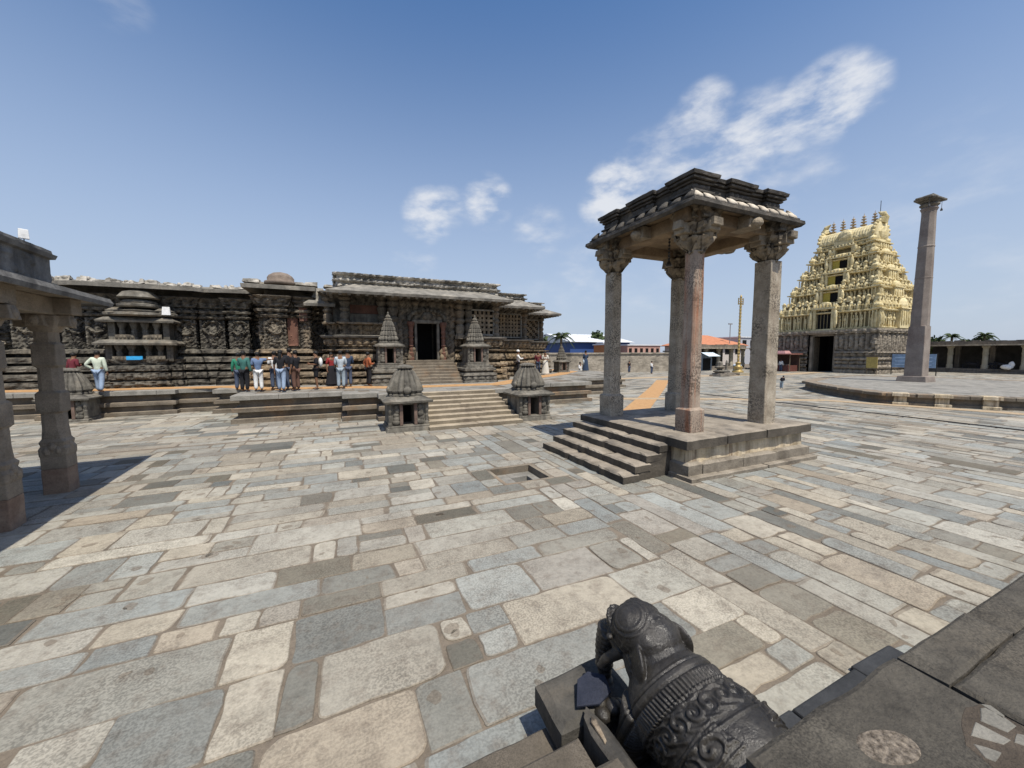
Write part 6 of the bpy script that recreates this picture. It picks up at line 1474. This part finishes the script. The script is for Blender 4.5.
K_teal = c_('teal_shirt', .05, .15, .13); K_blue = c_('blue_check', .13, .19, .31); K_grey = c_('pale_grey_shirt', .42, .47, .5); K_maroon = c_('maroon_cotton', .14, .025, .035); K_orange = c_('rust_orange', .4, .12, .05); K_brown = c_('brown_trousers', .13, .07, .05)
K_red = c_('red_black_top', .26, .03, .03); K_cream = c_('cream_trousers', .6, .57, .5); K_navy = c_('navy_cotton', .03, .05, .09); K_stone = c_('grey_blue_trousers', .3, .36, .4)
JZ = J + .012
back = 0.0          # rotation 0 = facing the viewer side (-y); pi = facing the temple
P = math.pi
person((-9.5, 22.15, JZ), P - .1, 'man in a pale shirt and light jeans walking away, right of the mandapa pillar', K_pale, K_jean, 1.7, ('down', 'hip'), 'long', stride=.12)
person((-11.3, 24.3, JZ), P - .5, 'person in a maroon top just left of the man in the pale shirt', K_maroon, K_djean, 1.62, ('front', 'down'), 'long', lean=.12)
person((-15.0, 24.6, JZ), -.6, 'person in white seen at the left edge of the mandapa pillar', K_white, K_white, 1.6, ('down', 'down'), 'long')
person((-16.6, 24.3, JZ), P * .5, 'person in blue with a white cap at the left edge of the picture', K_blue, K_navy, 1.62, ('front', 'down'), 'long', cap=K_white, lean=.1)
person((-3.82, 19.7, JZ), P - .4, 'person in a teal shirt and black trousers at the left of the standing group', K_teal, K_black, 1.66, ('down', 'front'), 'long')
person((-4.15, 20.4, JZ), P, 'person in bright green half hidden behind the teal shirt', c_('bright_green', .03, .2, .12), K_djean, 1.6, ('down', 'down'), 'long')
person((-3.32, 19.7, JZ), P + .3, 'person in a blue patterned shirt and white trousers in the group', K_blue, K_white, 1.62, ('shoulder', 'front'), 'short')
person((-2.78, 20.3, JZ), P + .4, 'person in a white top partly hidden in the middle of the group', K_white, K_djean, 1.66, ('front', 'front'), 'short')
person((-2.38, 19.1, JZ), P - .2, 'person in a black top and pale blue jeans at the front of the group', K_black, K_jean, 1.7, ('front', 'down'), 'short', hairlong=True, stride=.1)
person((-2.12, 19.75, JZ), P + .5, 'tall person in black behind the pale blue jeans', K_black, K_djean, 1.78, ('down', 'front'), 'short')
person((-1.85, 19.3, JZ), P + .9, 'person in a black top and brown trousers at the right of the group', K_black, K_brown, 1.68, ('out', 'down'), 'short')
person((-1.05, 19.6, JZ), P * 1.5 + .1, 'person in a black top and shorts with a pale bag, standing alone', K_black, K_black, 1.66, ('front', 'front'), 'short', shorts=True, bag=K_white)
person((-.45, 21.6, JZ), .5, 'woman in a red top and long black skirt by the temple wall', K_red, K_black, 1.6, ('down', 'front'), 'short', skirt=K_black, hairlong=True)
person((-.02, 19.5, JZ), P - .1, 'person in a pale grey shirt and pale trousers facing the temple', K_grey, K_stone, 1.68, ('front', 'front'), 'long')
person((.3, 20.4, JZ), P + .2, 'person almost hidden behind the pale grey shirt', K_navy, K_djean, 1.72, ('front', 'front'), 'long')
person((1.25, 20.35, JZ), 1.9, 'person in a rust orange top and black trousers at the foot of the spired shrine', K_orange, K_black, 1.62, ('front', 'hip'), 'long')
person((11.3, 24.1, JZ), 1.2, 'man in a white shirt, black trousers and white cap pointing', K_white, K_black, 1.72, ('out', 'down'), 'long', cap=K_white)
person((14.2, 25.4, JZ), -.5, 'woman in cream clothes with a dark plait beyond the right shrine', K_cream, K_cream, 1.66, ('front', 'front'), 'short', skirt=K_cream, hairlong=True)
person((14.0, 26.2, JZ), -.3, 'person in red-brown close behind the woman in cream', K_maroon, K_djean, 1.66, ('down', 'front'), 'short')
person((22.3, 32.6, JZ - 1.12), .4, 'person in white far off between the temple corner and the pavilion', K_white, K_cream, 1.74, ('front', 'down'), 'long')
person((20.0, 28.4, JZ), P, 'person in a dark blue outfit standing at the far edge of the platform', K_navy, K_djean, 1.76, ('front', 'front'), 'long', skirt=K_navy, shawl=K_grey)
person((36.6, 41.6, 0), 0, 'tiny dark clothed figure against the compound wall', K_black, K_djean, 1.6)
person((37.0, 37.8, 0), .3, 'small figure in a white shirt just left of the tall pavilion pillar', K_white, K_djean, 1.62, ('front', 'down'), 'long')
person((58.2, 34.3, 0), P / 2, 'person in a long white shirt waiting at the dark red stall', K_white, K_djean, 1.7, ('down', 'down'), 'long')
person((30.3, 17.75, 0), 1.6, 'stooping child in a dark top and jeans just right of the pale pavilion pillar', K_black, K_stone, .95, ('front', 'front'), 'long', lean=.5)
